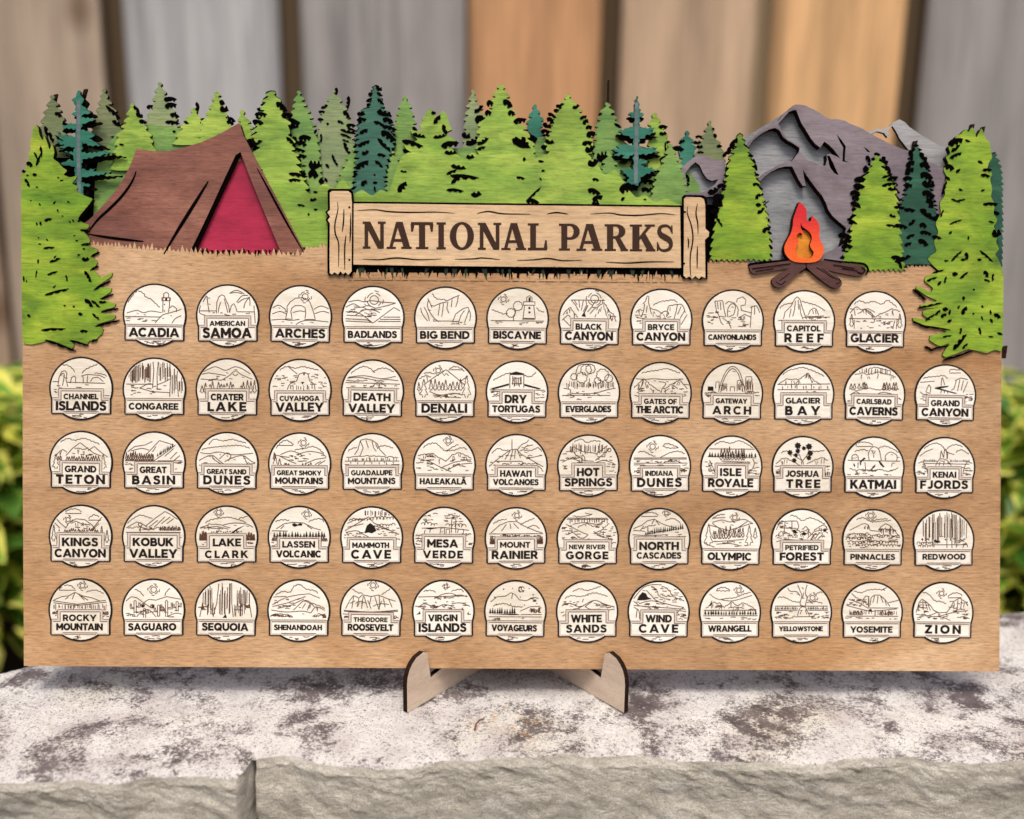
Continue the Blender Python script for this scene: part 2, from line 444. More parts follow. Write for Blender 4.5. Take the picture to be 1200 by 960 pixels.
    fm = k.n('MapRange'); fm.inputs[1].default_value = 0.82; fm.inputs[2].default_value = 0.98; k.l(am.outputs[0], fm.inputs[0])
    colr = k.mix(fm.outputs[0], front, top)
    hb = k.mix(0.45, k.mix(0.35, fin, grit), k.noise(st, 3.6, 8, 0.78, 0.5)); k.bump(hb, 1.0, 0.0034)
    M['stone'] = k.out(colr, 0.95, 0.1)
    tag(link('stone_ledge', me, ['stone']), 'rough stone block with pale lichened top and grey split front, under the board', 'stone')

    # a dry stem lying on the stone
    tw = on_z(563, 853); pts = [(-.0034, -.004, .0012), (-.0026, 0, .0024), (-.0008, .004, .0026), (.0022, .0075, .0016)]
    bm = bmesh.new(); rings = []
    for i, p in enumerate(pts):
        r = 0.00062 * (1 - .15 * i); rings.append([bm.verts.new((p[0] + r * math.cos(a), p[1], p[2] + r * math.sin(a))) for a in [2 * math.pi * q / 6 for q in range(6)]])
    for a, b in zip(rings, rings[1:]):
        for q in range(6): bm.faces.new((a[q], a[(q + 1) % 6], b[(q + 1) % 6], b[q]))
    bm.faces.new(rings[0]); bm.faces.new(rings[-1][::-1])
    me = bpy.data.meshes.new('dry_stem'); bm.to_mesh(me); M['twig'] = plain('reddish_dry_stem', lin(122, 66, 44), 0.8)
    o_ = link('dry_stem', me, ['twig']); o_.location = tw; tag(o_, 'tiny curled reddish brown dry stem lying on the stone between the stand feet', 'stem')

    # variegated shrubs behind the ledge
    def leafmat(name, a, b):
        k = NT(name); f = k.noise(k.coords((30, 30, 30)), 1, 3, 0.6)
        cr = k.ramp(f, [(0.3, a), (0.7, b)]); m = k.out(cr, 0.42, 0.4); tl = k.n('BsdfTranslucent'); mx = k.n('MixShader'); mx.inputs[0].default_value = 0.42
        k.l(cr, tl.inputs['Color']); k.l(k.b.outputs[0], mx.inputs[1]); k.l(tl.outputs[0], mx.inputs[2]); k.l(mx.outputs[0], k.t.nodes['Material Output'].inputs['Surface']); return m
    M['lf_green'] = leafmat('leaf_green', lin(98, 150, 50), lin(150, 188, 70))
    M['lf_deep'] = leafmat('leaf_deep_green', lin(58, 102, 38), lin(98, 142, 54))
    M['lf_yellow'] = leafmat('leaf_yellow_margin', lin(236, 230, 92), lin(246, 240, 140))
    M['stem'] = plain('shrub_stem', lin(84, 78, 44), 0.8)

    def shrub(x, y, w, h, n, label, seed, size=0.055, yellow=0.88):
        r = random.Random(seed); v = []; fc = []; mi = []; sv = []; sf = []
        for q in range(n):
            a = r.uniform(0, 2 * math.pi); rr = w * math.sqrt(r.random()); tz = r.random() ** 0.8
            sh = 1 - 0.55 * tz ** 3
            c = Vector((rr * math.cos(a) * sh, rr * math.sin(a) * sh * .8, 0.03 + h * tz * (1 + r.uniform(-.12, .12))))
            L = size * r.uniform(.7, 1.25); Wd = L * r.uniform(.26, .34)
            d = Vector((math.cos(a) + r.uniform(-.7, .7), math.sin(a) + r.uniform(-.7, .7), r.uniform(-.3, .75))).normalized()
            s = d.cross(Vector((0, 0, 1))).normalized(); s = (s + Vector((0, 0, r.uniform(-.7, .7)))).normalized(); up = s.cross(d).normalized()
            prof = [(0, .05), (.18, .7), (.42, 1.0), (.7, .72), (.9, .28), (1.0, .03)]
            yl = r.random() < yellow; b = len(v); inn = .45 if yl else .9
            for t, ww in prof:
                bend = -0.25 * t * t * L
                for kx in (-1, -inn, 0, inn, 1):
                    v.append(c + d * (t * L) + s * (kx * ww * Wd) + up * (bend + abs(kx) * ww * Wd * .28))
            for i in range(len(prof) - 1):
                for j in range(4):
                    A = b + i * 5 + j; fc.append((A, A + 1, A + 6, A + 5)); mi.append((2 if yl else 0) if j in (0, 3) else (0 if r.random() < .99 and yl else 1))
            if q % 12 == 0:
                e = c; p0 = Vector((r.uniform(-.02, .02), r.uniform(-.02, .02), 0)); b2 = len(sv)
                for i in range(4):
                    t = i / 3; p = p0.lerp(e, t) + Vector((0, 0, -.1 * h * t * (1 - t))); ra = .004 * (1 - .7 * t)
                    for g in range(4): sv.append(p + Vector((ra * math.cos(g * 1.57), ra * math.sin(g * 1.57), 0)))
                for i in range(3):
                    for g in range(4): sf.append((b2 + i * 4 + g, b2 + i * 4 + (g + 1) % 4, b2 + i * 4 + 4 + (g + 1) % 4, b2 + i * 4 + 4 + g))
        e = empty('variegated_shrub', Matrix.Translation((x, y, GZ)))
        tag(e, label, 'shrub', 'variegated shrubs behind the stone ledge')
        me = bpy.data.meshes.new('foliage'); me.from_pydata(v, [], fc)
        for p, m in zip(me.polygons, mi): p.material_index = m; p.use_smooth = True
        link('foliage', me, ['lf_green', 'lf_deep', 'lf_yellow'], e)
        me = bpy.data.meshes.new('stems'); me.from_pydata(sv, [], sf); link('stem', me, ['stem'], e)
    for args in SHRUBS: shrub(*args)


def at(px, py, y): return on_y(px, py, y).x


SHRUBS = [(at(-45, 600, .70), .70, .24, .33, 1000, 'yellow edged leafy shrub at the left edge of the board, above the stone', 1, .075),
          (at(1240, 600, .66), .66, .24, .33, 1000, 'yellow edged leafy shrub at the right edge of the board, tall over the stone', 2, .075),
          (at(150, 640, 1.0), 1.0, .2, .30, 240, 'dark green leafy shrub farther back behind the left side of the board', 3, .07, .35),
          (at(1080, 640, 1.0), 1.0, .2, .30, 240, 'green leafy shrub farther back behind the right side of the board', 4, .07, .45)]
build_place()
# ------------------------------------------------------------------ the board: layered cut-outs on a plywood panel
MM = 0.001
BM = Matrix(((1, 0, 0, ORG.x), (0, -EN.y, EV.y, ORG.y), (0, -EN.z, EV.z, ORG.z), (0, 0, 0, 1)))
board = empty('park_board', BM)
tag(board, 'wide plywood parks board with painted wooden forest, tent, mountain and campfire cut-outs', 'wall board')

# marks burnt or cut into the trees: x, y, length, width, angle in windows of the photograph (window origin; 5 units per pixel)
MARKS = {
    (180, 80): '95,180,66,28,0 98,217,62,32,-10 122,275,50,26,15 108,318,75,22,5 400,200,30,28,30 412,240,46,36,10 455,300,45,24,25 448,318,40,20,20 750,225,75,34,40 780,275,60,34,0 815,320,75,50,0 812,345,50,20,0 627,270,65,28,0 610,315,60,30,10 625,240,40,18,0 570,440,60,40,30 605,438,60,20,-25 600,470,40,16,-20 805,430,70,22,45 835,425,60,22,50 885,408,66,38,0 870,440,50,30,20 848,478,75,20,8 865,515,55,25,0 880,572,25,10,0 943,568,66,50,0 935,620,55,50,20 845,625,100,22,10 868,620,45,40,0 826,655,65,18,0 982,662,30,30,0 948,725,24,12,0 935,770,36,18,-10 865,803,42,12,10 950,827,22,12,0 908,855,10,16,0 948,370,24,16,-60 982,410,50,14,90 1020,325,14,14,0 1070,135,40,20,95 1140,200,70,20,95 1130,270,50,26,45 1000,225,40,18,-25 985,255,36,16,0 978,300,32,18,0 1095,315,36,16,25 1155,335,50,24,0 1140,372,90,16,15 1160,358,50,14,20 1125,395,60,14,20 1125,425,40,12,20 1130,470,75,20,65 1060,540,70,16,65 1018,572,28,16,45 1010,655,28,16,60 290,298,30,12,0 255,225,50,22,85 190,317,30,14,20 120,370,18,14,0',
    (380, 80): '320,118,36,24,30 322,150,30,16,30 270,150,26,20,-20 262,185,36,16,-30 328,192,40,18,40 260,215,26,14,-30 215,268,44,22,0 220,302,48,24,-10 350,265,80,34,15 372,305,60,30,20 320,322,60,18,20 380,348,80,24,15 375,395,90,40,35 350,450,100,22,45 335,508,45,18,10 240,495,40,22,-20 220,565,80,34,-30 320,560,55,18,40 230,440,70,22,-25 232,672,40,26,-40 298,670,26,16,0 296,708,30,12,80 183,620,24,16,0 295,625,12,10,0 230,370,50,22,-25 530,355,30,20,30 555,395,70,22,15 675,400,66,20,-10 705,360,60,24,70 660,300,56,26,-50 640,262,26,20,0 515,440,115,30,15 495,490,70,26,20 735,445,95,36,-10 740,495,66,24,0 465,605,36,12,10 455,695,70,34,-50 830,395,50,36,20 870,430,80,36,-25 930,430,66,24,-30 920,468,44,18,-20 855,520,44,24,0 785,580,80,24,10 745,608,60,18,-25 820,635,150,26,5 770,655,60,22,-35 765,715,90,20,5 890,740,56,30,-5 920,300,70,55,0 905,240,60,24,-40 960,260,36,30,0 970,205,36,36,0 1075,205,60,36,35 1095,262,38,30,0 1145,305,70,30,-10 1145,435,90,40,25 1175,430,60,30,60 1150,642,46,16,10 1172,533,16,22,0',
    (580, 80): '215,415,60,50,0 135,430,60,26,60 160,452,90,26,15 270,545,30,14,10 283,600,20,12,0 268,648,16,10,45 225,740,110,14,-45 220,780,70,30,10 375,225,34,22,30 395,210,20,12,0 360,245,30,16,0 335,275,50,20,30 325,305,46,28,40 305,335,50,28,25 295,370,50,28,10 300,393,40,16,0 320,432,50,24,10 300,468,60,30,20 475,225,40,20,-20 518,287,40,18,-20 530,313,36,26,-40 550,345,36,22,-10 562,385,50,36,-15 540,438,56,28,-10 555,475,50,36,-20 630,520,64,52,-10 575,555,60,40,-20 635,565,30,20,90 590,652,36,18,10 580,722,70,34,20 600,760,60,30,-20 590,795,40,34,0 720,335,44,16,30 690,268,20,12,0 615,270,16,12,0 985,343,50,22,0 985,382,40,20,0 1015,432,24,14,0 1000,470,70,12,85 985,530,40,30,-40 1075,470,60,30,10 750,765,26,18,-40 885,712,50,30,10 915,705,16,12,0 880,768,14,10,0 1130,645,45,20,70 1125,680,30,24,0 770,700,80,50,-15 880,660,90,34,5 925,605,60,14,-15',
    (780, 80): '195,400,36,16,0 185,435,44,20,0 200,460,36,18,0 205,492,36,12,0 280,355,16,14,0 290,395,26,18,60 315,457,30,20,0 95,430,36,18,-30 70,470,50,26,0 400,435,60,28,-50 380,470,50,24,-50 355,500,50,26,-40 500,512,30,14,10 520,545,30,14,60 530,580,36,16,70 535,625,24,12,0 530,680,36,18,0 540,750,36,22,-50 545,800,30,22,0 560,835,50,20,-40 590,790,40,8,-40 605,890,12,20,0 590,945,50,26,-30 325,580,50,26,0 320,620,44,20,0 330,690,50,30,0 280,720,60,36,-20 310,755,60,44,0 305,795,60,40,20 290,838,44,36,0 310,890,80,14,60',
    (960, 100): '290,430,40,20,60 275,490,30,40,0 240,550,60,30,0 235,590,60,30,10 210,630,50,30,0 215,660,40,30,20 215,700,60,24,30 195,795,60,14,30 385,440,50,24,60 405,495,50,26,60 430,545,60,24,-15 410,580,80,18,-10 430,608,50,20,0 400,530,60,14,-20 150,880,70,30,10 160,915,60,24,-10 165,945,60,24,0 540,410,60,24,80 535,460,50,30,-30 530,500,50,30,-30 520,545,50,26,0 525,590,40,26,-20 610,420,60,28,50 620,470,60,34,20 630,530,70,40,20 640,580,70,40,10 640,640,70,40,30 650,690,60,34,60 470,715,60,18,5 530,730,60,22,5 640,760,110,30,35 545,805,46,20,-40 430,765,36,16,20 480,825,70,26,10 425,822,60,14,10 610,820,40,30,20 625,865,64,24,10 535,885,50,20,-25 690,890,50,20,15 610,920,60,30,30 520,930,40,20,-20 690,770,40,20,-60 800,330,80,40,-20 800,370,60,20,-40 800,410,70,20,-25 765,480,50,36,20 815,500,30,16,-40 945,450,30,16,30 985,495,50,18,0 975,528,50,18,10 830,612,24,12,20 960,615,22,10,-20 800,675,50,10,20 835,672,40,10,-10 800,800,70,10,-20 1005,695,80,20,0 1035,750,40,26,0 1010,800,30,10,20 1040,870,50,44,0 875,895,20,10,90 770,862,20,14,-40 720,750,44,10,-70 735,600,80,14,-75 755,545,30,16,40 870,325,30,12,20',
    (960, 240): '805,300,80,14,-45 865,300,40,20,80 980,300,90,14,40 940,322,24,16,0 845,322,26,14,0 745,328,24,10,0 700,390,60,12,-15 660,435,60,14,-20 740,440,36,12,-75 705,460,30,14,-50 850,412,56,14,-40 797,405,30,24,0 980,405,40,24,60 1018,425,40,12,95 985,443,34,12,20 907,497,12,10,0 847,548,22,16,90 740,612,30,22,0 765,630,30,14,100 695,632,40,14,-45 730,648,34,20,-30 850,620,50,24,-60 818,600,20,10,-60 905,638,10,10,0 957,597,16,12,60 1005,630,26,10,80 1045,650,40,22,30 955,665,24,10,70 1010,680,26,14,60 765,680,26,16,-30 830,740,36,12,100 943,740,40,14,75 1008,773,26,8,10 825,805,110,24,-50 855,828,40,14,-45 650,590,130,12,-12 680,720,160,10,8 710,835,100,10,-12 815,884,170,12,-18 590,525,90,14,40 650,660,60,12,-35 595,702,90,10,25 750,770,50,10,-10 1060,755,30,14,20 645,842,50,12,30 490,318,90,26,-20 470,345,60,20,60 455,310,60,24,10',
    (0, 80): '240,490,60,14,85 222,540,60,14,-70 215,520,60,12,60 172,562,36,26,30 138,603,20,16,0 160,670,50,16,60 202,623,22,18,0 215,695,12,6,0 160,627,14,8,0 280,887,40,16,-15 237,910,22,12,80 215,912,18,10,80 318,787,20,8,-50 232,797,14,8,40 338,835,18,8,80 365,865,10,6,0 400,783,16,8,30 428,893,18,8,60 408,900,14,6,60 462,895,20,10,0 180,775,8,6,0 340,640,10,6,0 360,657,20,8,-10 270,370,60,20,75 300,405,60,20,70 660,402,20,10,0 712,447,26,12,10 340,270,40,24,30 378,325,26,18,0 665,260,90,22,40 690,325,70,24,25 800,240,40,20,50 815,275,40,24,30 835,312,40,22,10 640,235,50,14,40 876,225,36,22,-20',
    (0, 250): '285,202,60,12,-5 320,275,60,14,-20 322,255,20,8,-50 222,282,24,10,95 305,350,56,12,-20 390,380,36,10,75 212,355,40,8,100 138,385,30,10,85 155,398,18,6,85 318,430,20,8,-45 330,460,130,16,-15 378,540,12,8,0 432,546,12,10,0 168,600,20,14,40 310,680,130,16,-3 470,590,24,18,20 490,690,40,16,0 560,605,50,12,40 520,525,60,24,45 560,530,60,14,40 600,520,40,14,0 515,370,70,20,60 500,270,40,22,0 555,240,50,12,-30 500,180,50,10,-10 495,100,50,12,5 550,322,50,10,-30 595,422,100,12,-30 625,488,70,10,-25 640,566,90,12,-12 625,644,130,12,-15 350,772,170,16,20 460,758,100,14,15 550,745,36,12,-20 460,243,14,10,0 490,207,14,8,0 232,180,14,8,0 275,155,14,8,40 448,160,14,8,0 435,130,10,6,0 225,143,8,6,0'}
marks = []
for (ox, oy), s in MARKS.items():
    for x, y, l, w, a in nums(s): marks.append((ox + x / 5, oy + y / 5, l / 5, w / 5, a))

TREES = []     # (outline px, front depth, Geo of marks, part object)


def blob(x, y, l, w, a, r):
    """burnt needle cluster: smooth back, pointed tip, a few fingers below"""
    a = math.radians(a); ca, sa = math.cos(a), math.sin(a); o = []
    fl = r.choice((1, 1, -1)); n = 1 if l < 7 else 2 if l < 13 else 3
    top = [(-.52, .0), (-.38, -.62), (-.1, -.92), (.18, -.72), (.40, -.38), (.56, -.05)]
    low = []
    for i in range(n):
        u0 = .46 - .92 * i / n; u1 = .46 - .92 * (i + 1) / n; m = u0 * .45 + u1 * .55
        low += [(u0 - .02, .30 + .15 * i), (m + .10, .95 * r.uniform(.8, 1.15)), (m - .02, 1.0 * r.uniform(.75, 1.1))]
        if i < n - 1: low += [(u1 + .05, .32 * r.uniform(.3, 1.2))]
    for t, h in top + low + [(-.46, .42)]:
        px, py = t * l, h * w * .54 * fl * r.uniform(.88, 1.12); o.append((x + px * ca - py * sa, y + px * sa + py * ca))
    return chaikin(o, 1, .2)


def env_tree(env, seed, step=8.5, amp=4.0, base_teeth=True):
    """leafy outline from rows of y, left edge, right edge"""
    r = random.Random(seed); ys = [e[0] for e in env]

    def it(y, c):
        for i in range(len(env) - 1):
            if env[i + 1][0] >= y:
                t = (y - env[i][0]) / (env[i + 1][0] - env[i][0] + 1e-9); return env[i][c] + (env[i + 1][c] - env[i][c]) * t
        return env[-1][c]
    sides = []
    for c, sg in ((2, 1), (1, -1)):
        y = ys[0] + step * r.uniform(.3, .6); L = []
        while y < ys[-1] - step * .4:
            e = it(y, c); hw = abs(e - (it(y, 1) + it(y, 2)) / 2); am = min(amp, hw * .55) * r.uniform(.55, 1.15)
            L += [(e - sg * am * .1, y - step * .22), (e + sg * r.uniform(-.6, 1.0), y), (e - sg * am * .35, y + step * .10), (e - sg * am, y + step * .12), (e - sg * am * .8, y + step * .3)]
            y += step * r.uniform(.75, 1.3)
        sides.append(L)
    tip = [((env[0][1] + env[0][2]) / 2, ys[0])]
    xl, xr, yb = env[-1][1], env[-1][2], ys[-1]; base = [(xr, yb)]
    if base_teeth:
        n = max(2, int((xr - xl) / 6))
        for i in range(1, 2 * n): base.append((xr + (xl - xr) * i / (2 * n), yb + (-3.2 if i % 2 else 0.8) * r.uniform(.5, 1.2)))
    base.append((xl, yb))
    return tip + sides[0] + base + sides[1][::-1]


def cutout(name, out, n, thick, mat, parent=None, label=None, holes=(), sides='edge', round_=0, up=None):
    if round_: out = chaikin(out, round_)
    g = Geo().prism([P(out, n)] + [P(h, n) for h in holes], n, n - thick)
    o = g.build(name, [mat, sides], parent or board)
    if label: o['label'] = label
    return o


def tree(env, n, mat, seed, thick=3.0, step=8.5, amp=4.0, teeth=False, label=None, outline=None, halo=0):
    out = outline or env_tree(env, seed, step, amp, teeth)
    out = chaikin(out, 1, .15)
    g = Geo().prism([P(out, n * MM)], n * MM, (n - thick) * MM)
    if halo:                                                   # charred layer showing round the cut edge
        e2 = [(y + (1.5 if i else -halo), xl - halo * (1 if i else .2), xr + halo * (1 if i else .2)) for i, (y, xl, xr) in enumerate(env)]
        e2[-1] = (env[-1][0] - 4, env[-1][1] - halo, env[-1][2] + halo)
        m = (n - .5) * MM; g.prism([P(chaikin(env_tree(e2, seed + 90, step * .9, amp * 1.3, False), 1, .15), m)], m, m - 1 * MM, 2, 2)
    TREES.append([out, n * MM, g, mat, label])


def E(s): return [tuple(float(c) for c in q.split(',')) for q in s.split()]


# panel of tan plywood; its upper edge is cut into grass tufts
r0 = random.Random(3); top = []


def tufts(x0, x1, y0, y1, step=4.0, h=5):
    n = int((x1 - x0) / step)
    for i in range(n):
        t = i / n; x = x0 + (x1 - x0) * t; y = y0 + (y1 - y0) * t
        top.append((x + r0.uniform(-.6, .6), y + r0.uniform(-.2, 1))); top.append((x + step * r0.uniform(.3, .6), y - h * r0.uniform(.35, 1.1)))


top += [(26.5, 320), (95, 300)]
tufts(104, 150, 287, 290, 4, 6); tufts(150, 232, 291, 297, 5, 8); tufts(232, 330, 297, 300, 6, 9); tufts(330, 357, 299, 299, 5, 7); tufts(357, 388, 292, 289, 5, 6)
top += [(392, 300), (820, 300)]
tufts(826, 882, 308, 306, 4.5, 5); top += [(885, 315), (1005, 315)]; tufts(1010, 1090, 317, 312, 4.5, 6); top += [(1100, 320), (1174.5, 330)]
panel_px = top + [(1172.6, 560), (1171, 787), (28, 780.5), (26.6, 560)]
panel = Geo().prism([P(panel_px)], 0, -10.3 * MM).build('panel', ['tan', 'edge'], board)
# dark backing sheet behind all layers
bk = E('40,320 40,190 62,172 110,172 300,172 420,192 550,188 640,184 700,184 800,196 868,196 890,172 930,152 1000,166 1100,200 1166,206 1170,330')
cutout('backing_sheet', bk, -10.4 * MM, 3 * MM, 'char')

# back row, pale
tree(E('111,60.5,61.5 122,55,68 135,50,73 150,45,80 185,40,84'), -7.4, 'olive', 11, label='grey olive pine cut-out at the far left of the back row')
tree(E('103,121.5,122.5 115,117,127 130,112,136 150,106,144 190,98,150'), -7.4, 'olive', 12)
tree(E('96,186.5,187.5 108,181,194 122,177,201 143,169,209 185,150,230'), -7.2, 'sage', 13)
tree(E('105,391,393 116,384,399 130,375,408 150,372,414 175,368,416 215,366,414 246,364,414'), -6.0, 'sage', 14)
tree(E('105,553,554.5 118,549,560 130,545,567 150,543,571 180,541,575'), -7.2, 'sage', 15)
tree(E('141,831.5,832.5 155,825,838 168,818,845 185,813,850 205,812,850'), -7.4, 'olive', 16)
# small teal tips
tree(E('107,312,314 120,307,318 135,301,322 155,297,325'), -7.6, 'teal', 17)
tree(E('122,626.5,627.5 132,621,633 142,617,638 150,618,636 154,613,640 160,624,636 178,628,640'), -7.0, 'teal', 18)
tree(E('153,805,806 163,799,811 172,791,817 182,797,814 200,794,816'), -7.0, 'teal', 19)
# green mass between the tents and the sign
tree(None, -6.4, 'leaf', 20, outline=E('108,300 112,190 140,152 168,146 210,150 300,165 420,190 470,178 560,172 600,166 640,160 690,166 760,172 800,192 822,220 826,300 700,310 300,310'), label='wide green forest layer behind the pines')
tree(E('121,153.5,155 132,149,162 145,144,170 160,136,178 200,128,190'), -4.6, 'green', 21)
tree(E('126,227.5,228.5 134,221,233 145,214,238 170,200,250'), -5.0, 'green', 22)
tree(E('107,252,256 118,248,260 130,243,264 145,235,271 190,225,284'), -4.6, 'green', 23)
tree(E('128,282.5,284 138,279,290 150,277,297 170,275,305'), -5.4, 'green', 24)
tree(E('106,349.5,350.5 118,344,357 132,341,364 150,338,371 180,334,376 240,330,380'), -4.2, 'leaf', 25)
tree(E('112,473,475 122,468,481 135,464,485 150,461,489 175,458,492 225,450,500'), -4.4, 'leaf', 26)
tree(E('120,710.5,712.5 132,703,720 148,697,727 170,695,735 195,694,742 240,690,745'), -4.4, 'leaf', 27)
tree(E('132,766,768 144,760,776 155,757,782 170,759,785 200,756,792'), -4.4, 'green', 28)
tree(E('168,784,786 182,778,795 200,770,801 220,764,806 243,760,810'), -2.2, 'leaf', 29)
# front row
tree(E('107,314,321 118,308,329 130,304,335 145,298,341 156,296,340 165,293,348 172,302,343 185,292,352 196,305,352 214,306,360 240,324,368 290,345,388'), -1.0, 'green', 31, amp=5, halo=1.2, label='big bright green pine cut-out right of the tent peak')
tree(E('150,420,424 165,418,452 190,402,470 215,392,478 292,372,500'), -2.0, 'leaf', 32)
tree(E('101,438,442 112,433,447 124,430,449 132,420,456 145,419,460 158,417,462 170,415,463 185,416,457 200,415,454 224,412,452 246,410,452'), -1.3, 'bluegreen', 33, step=6.5, amp=5.5, halo=1.6, label='blue green spruce cut-out, tallest left of the sign')
tree(None, -0.9, 'green', 34, outline=E('503,127.5 508,129 511,134 513,139 515,133 519,130 523,133 525,140 527,147 530,152 525,154 522,156 529,162 536,164 530,168 524,170 533,177 527,180 530,186 535,196 540,215 548,245 470,245 474,215 478,196 474,186 484,180 475,174 472,166 482,168 490,164 484,158 480,152 489,154 494,152 492,146 496,142 494,139 499,134'), label='twin topped bright green pine cut-out above the sign')
tree(E('99,584,590 110,579,595 118,573,600 128,573,600 135,566,606 142,565,610 150,556,618 162,560,622 172,556,628 186,562,628 215,552,634 246,545,640'), -0.8, 'green', 35, amp=5)
tree(E('110,665,667 116,661,670 124,655,677 134,647,686 143,645,690 152,643,695 168,637,696 182,641,693 210,636,694 246,630,702'), -0.7, 'green', 36, amp=4.5)
tree(E('178,713,715 190,706,722 205,700,732 246,694,745'), -1.9, 'leaf', 37)
tree(E('157,865.5,868.5 168,861,874 178,857,879 190,853,884 205,850,888 220,847,892 240,842,897 262,837,902 285,833,904 306,830,905'), 1.0, 'lime', 38, teeth=True, halo=1.6, label='bright green pine cut-out between the sign and the mountain')

tree(None, -0.86, 'green', 39, outline=E('362,300 354,270 346,246 352,236 366,226 380,214 392,222 402,208 414,228 424,222 436,230 446,222 456,226 462,205 470,184 480,178 500,184 520,178 534,180 546,188 552,178 566,184 600,180 626,186 640,180 680,184 698,188 708,206 722,198 736,222 746,232 756,228 768,238 780,232 796,240 810,236 820,246 828,250 828,312 362,312'), label='wide bright green forest layer behind the sign')
# dark spruce branches, each with its drop shadow as a black copy
sp1 = [(x / 5, 80 + y / 5) for x, y in nums('462,128 478,165 492,182 475,215 490,225 530,262 480,275 475,290 555,300 510,320 478,325 475,365 530,372 555,395 520,410 550,430 590,450 530,452 480,430 478,495 540,500 595,490 665,495 600,508 550,520 480,535 475,590 520,600 560,585 545,605 600,612 650,605 590,622 520,635 475,640 475,670 530,685 485,695 490,740 465,765 440,740 455,700 450,665 400,675 445,640 435,600 440,575 390,570 355,560 395,540 435,540 430,510 400,495 375,490 430,495 440,460 390,460 345,470 380,445 330,435 335,420 375,425 325,370 370,395 440,400 445,355 365,350 400,325 445,320 450,280 418,270 445,255 440,200 418,185 445,170 448,150')]
sp2 = [(580 + x / 5, 80 + y / 5) for x, y in nums('832,160 842,200 850,260 875,268 845,290 845,340 870,350 935,350 900,375 945,372 880,395 880,410 845,412 842,455 880,470 955,462 920,480 960,485 900,500 840,505 842,535 895,545 850,570 940,595 880,625 850,640 840,690 815,680 770,670 790,640 735,595 810,590 812,540 815,500 770,530 745,525 770,505 695,515 725,490 680,480 730,470 710,455 770,450 812,448 815,410 770,395 725,370 790,345 815,340 818,290 780,270 820,250 822,200')]


def ragged(out, r, amp=1.7):
    o = []
    for i, p in enumerate(out):
        q = out[(i + 1) % len(out)]; L = math.hypot(q[0] - p[0], q[1] - p[1]); o.append(p); k = int(L / 2.6)
        for j in range(1, k):
            t = j / k; s = (amp if j % 2 else -amp * .5) * r.uniform(.3, 1.1) * (1 if k > 2 else .5); o.append((p[0] + (q[0] - p[0]) * t + (q[1] - p[1]) / L * s, p[1] + (q[1] - p[1]) * t - (q[0] - p[0]) / L * s))
    return o


def spruce(out, n, mat, dx, dy, grow, label, trunk):
    out = ragged(out, random.Random(len(out)))
    o = cutout('pine_cutout', chaikin(out, 1, .1), n * MM, 2.4 * MM, mat, label=label)
    cx = sum(p[0] for p in out) / len(out)
    b = [(p[0] + dx + (p[0] - cx) * grow, p[1] + dy) for p in out]  # copy shifted and widened, coloured black as the spruce's cast shadow
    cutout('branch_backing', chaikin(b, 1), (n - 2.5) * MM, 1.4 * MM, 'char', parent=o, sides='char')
    cutout('trunk', ribbon(trunk, 4.2), (n + .12) * MM, 0.5 * MM, 'trunk', parent=o, sides='trunk')
    return o


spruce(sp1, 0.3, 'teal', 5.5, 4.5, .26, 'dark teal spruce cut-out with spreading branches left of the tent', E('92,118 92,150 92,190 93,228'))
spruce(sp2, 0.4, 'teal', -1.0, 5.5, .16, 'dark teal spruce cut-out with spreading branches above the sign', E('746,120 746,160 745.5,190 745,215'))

# right side
tree(E('172,1073,1075 182,1067,1082 195,1064,1087 210,1062,1090 225,1060,1092 240,1054,1096 260,1048,1100 285,1046,1102 310,1042,1104'), 0.8, 'spruce', 41, step=6, amp=4.5, halo=3.0, label='dark green spruce cut-out between two bright pines at the right')
tree(E('182,1026.5,1028.5 190,1022,1033 198,1016,1040 208,1011,1046 218,1007,1050 232,1004,1052 248,1000,1054 265,997,1056 285,993,1058 300,988,1060 318,984,1062'), 0.95, 'lime', 42, teeth=True, halo=3.4, label='bright green pine cut-out right of the campfire')
tree(E('180,1158,1168 195,1156,1174 215,1156,1176 240,1154,1175.5 265,1154,1176 290,1154,1175.5 325,1150,1175'), -2.6, 'spruce', 43, step=7, amp=2.5, label='dark green cut-out edge behind the big right pine')
big_r = E('1126,157 1129,154 1132,151 1135,155 1139,149 1142,152 1144,162 1147,156 1150,150 1153,156 1156,164 1160,166 1161,175 1163,185 1159,190 1157,198 1163,203 1160,210 1163,222 1161,230 1166,240 1164,250 1169,258 1164,266 1170,274 1167,284 1171,292 1166,298 1170,304 1174,314 1176,324 1175.6,370 1174.8,412 1165,410 1156,414 1144,411 1134,409 1122,414 1108,419 1104,416 1109,408 1113,402 1101,406 1089,399 1090,393 1112,389 1086,382 1071,377 1069,372 1093,376 1081,369 1082,364 1102,360 1080,362 1078,357 1100,353 1086,347 1073,338 1075,335 1091,343 1094,338 1083,329 1085,324 1101,318 1094,312 1087,304 1090,300 1098,295 1094,284 1100,272 1096,262 1103,250 1101,238 1108,228 1106,216 1110,208 1105,198 1112,192 1108,184 1114,180 1111,172 1119,167 1120,160')
tree(None, 1.3, 'lime', 44, thick=4.5, outline=big_r, label='biggest pine cut-out, filling the right edge of the board')
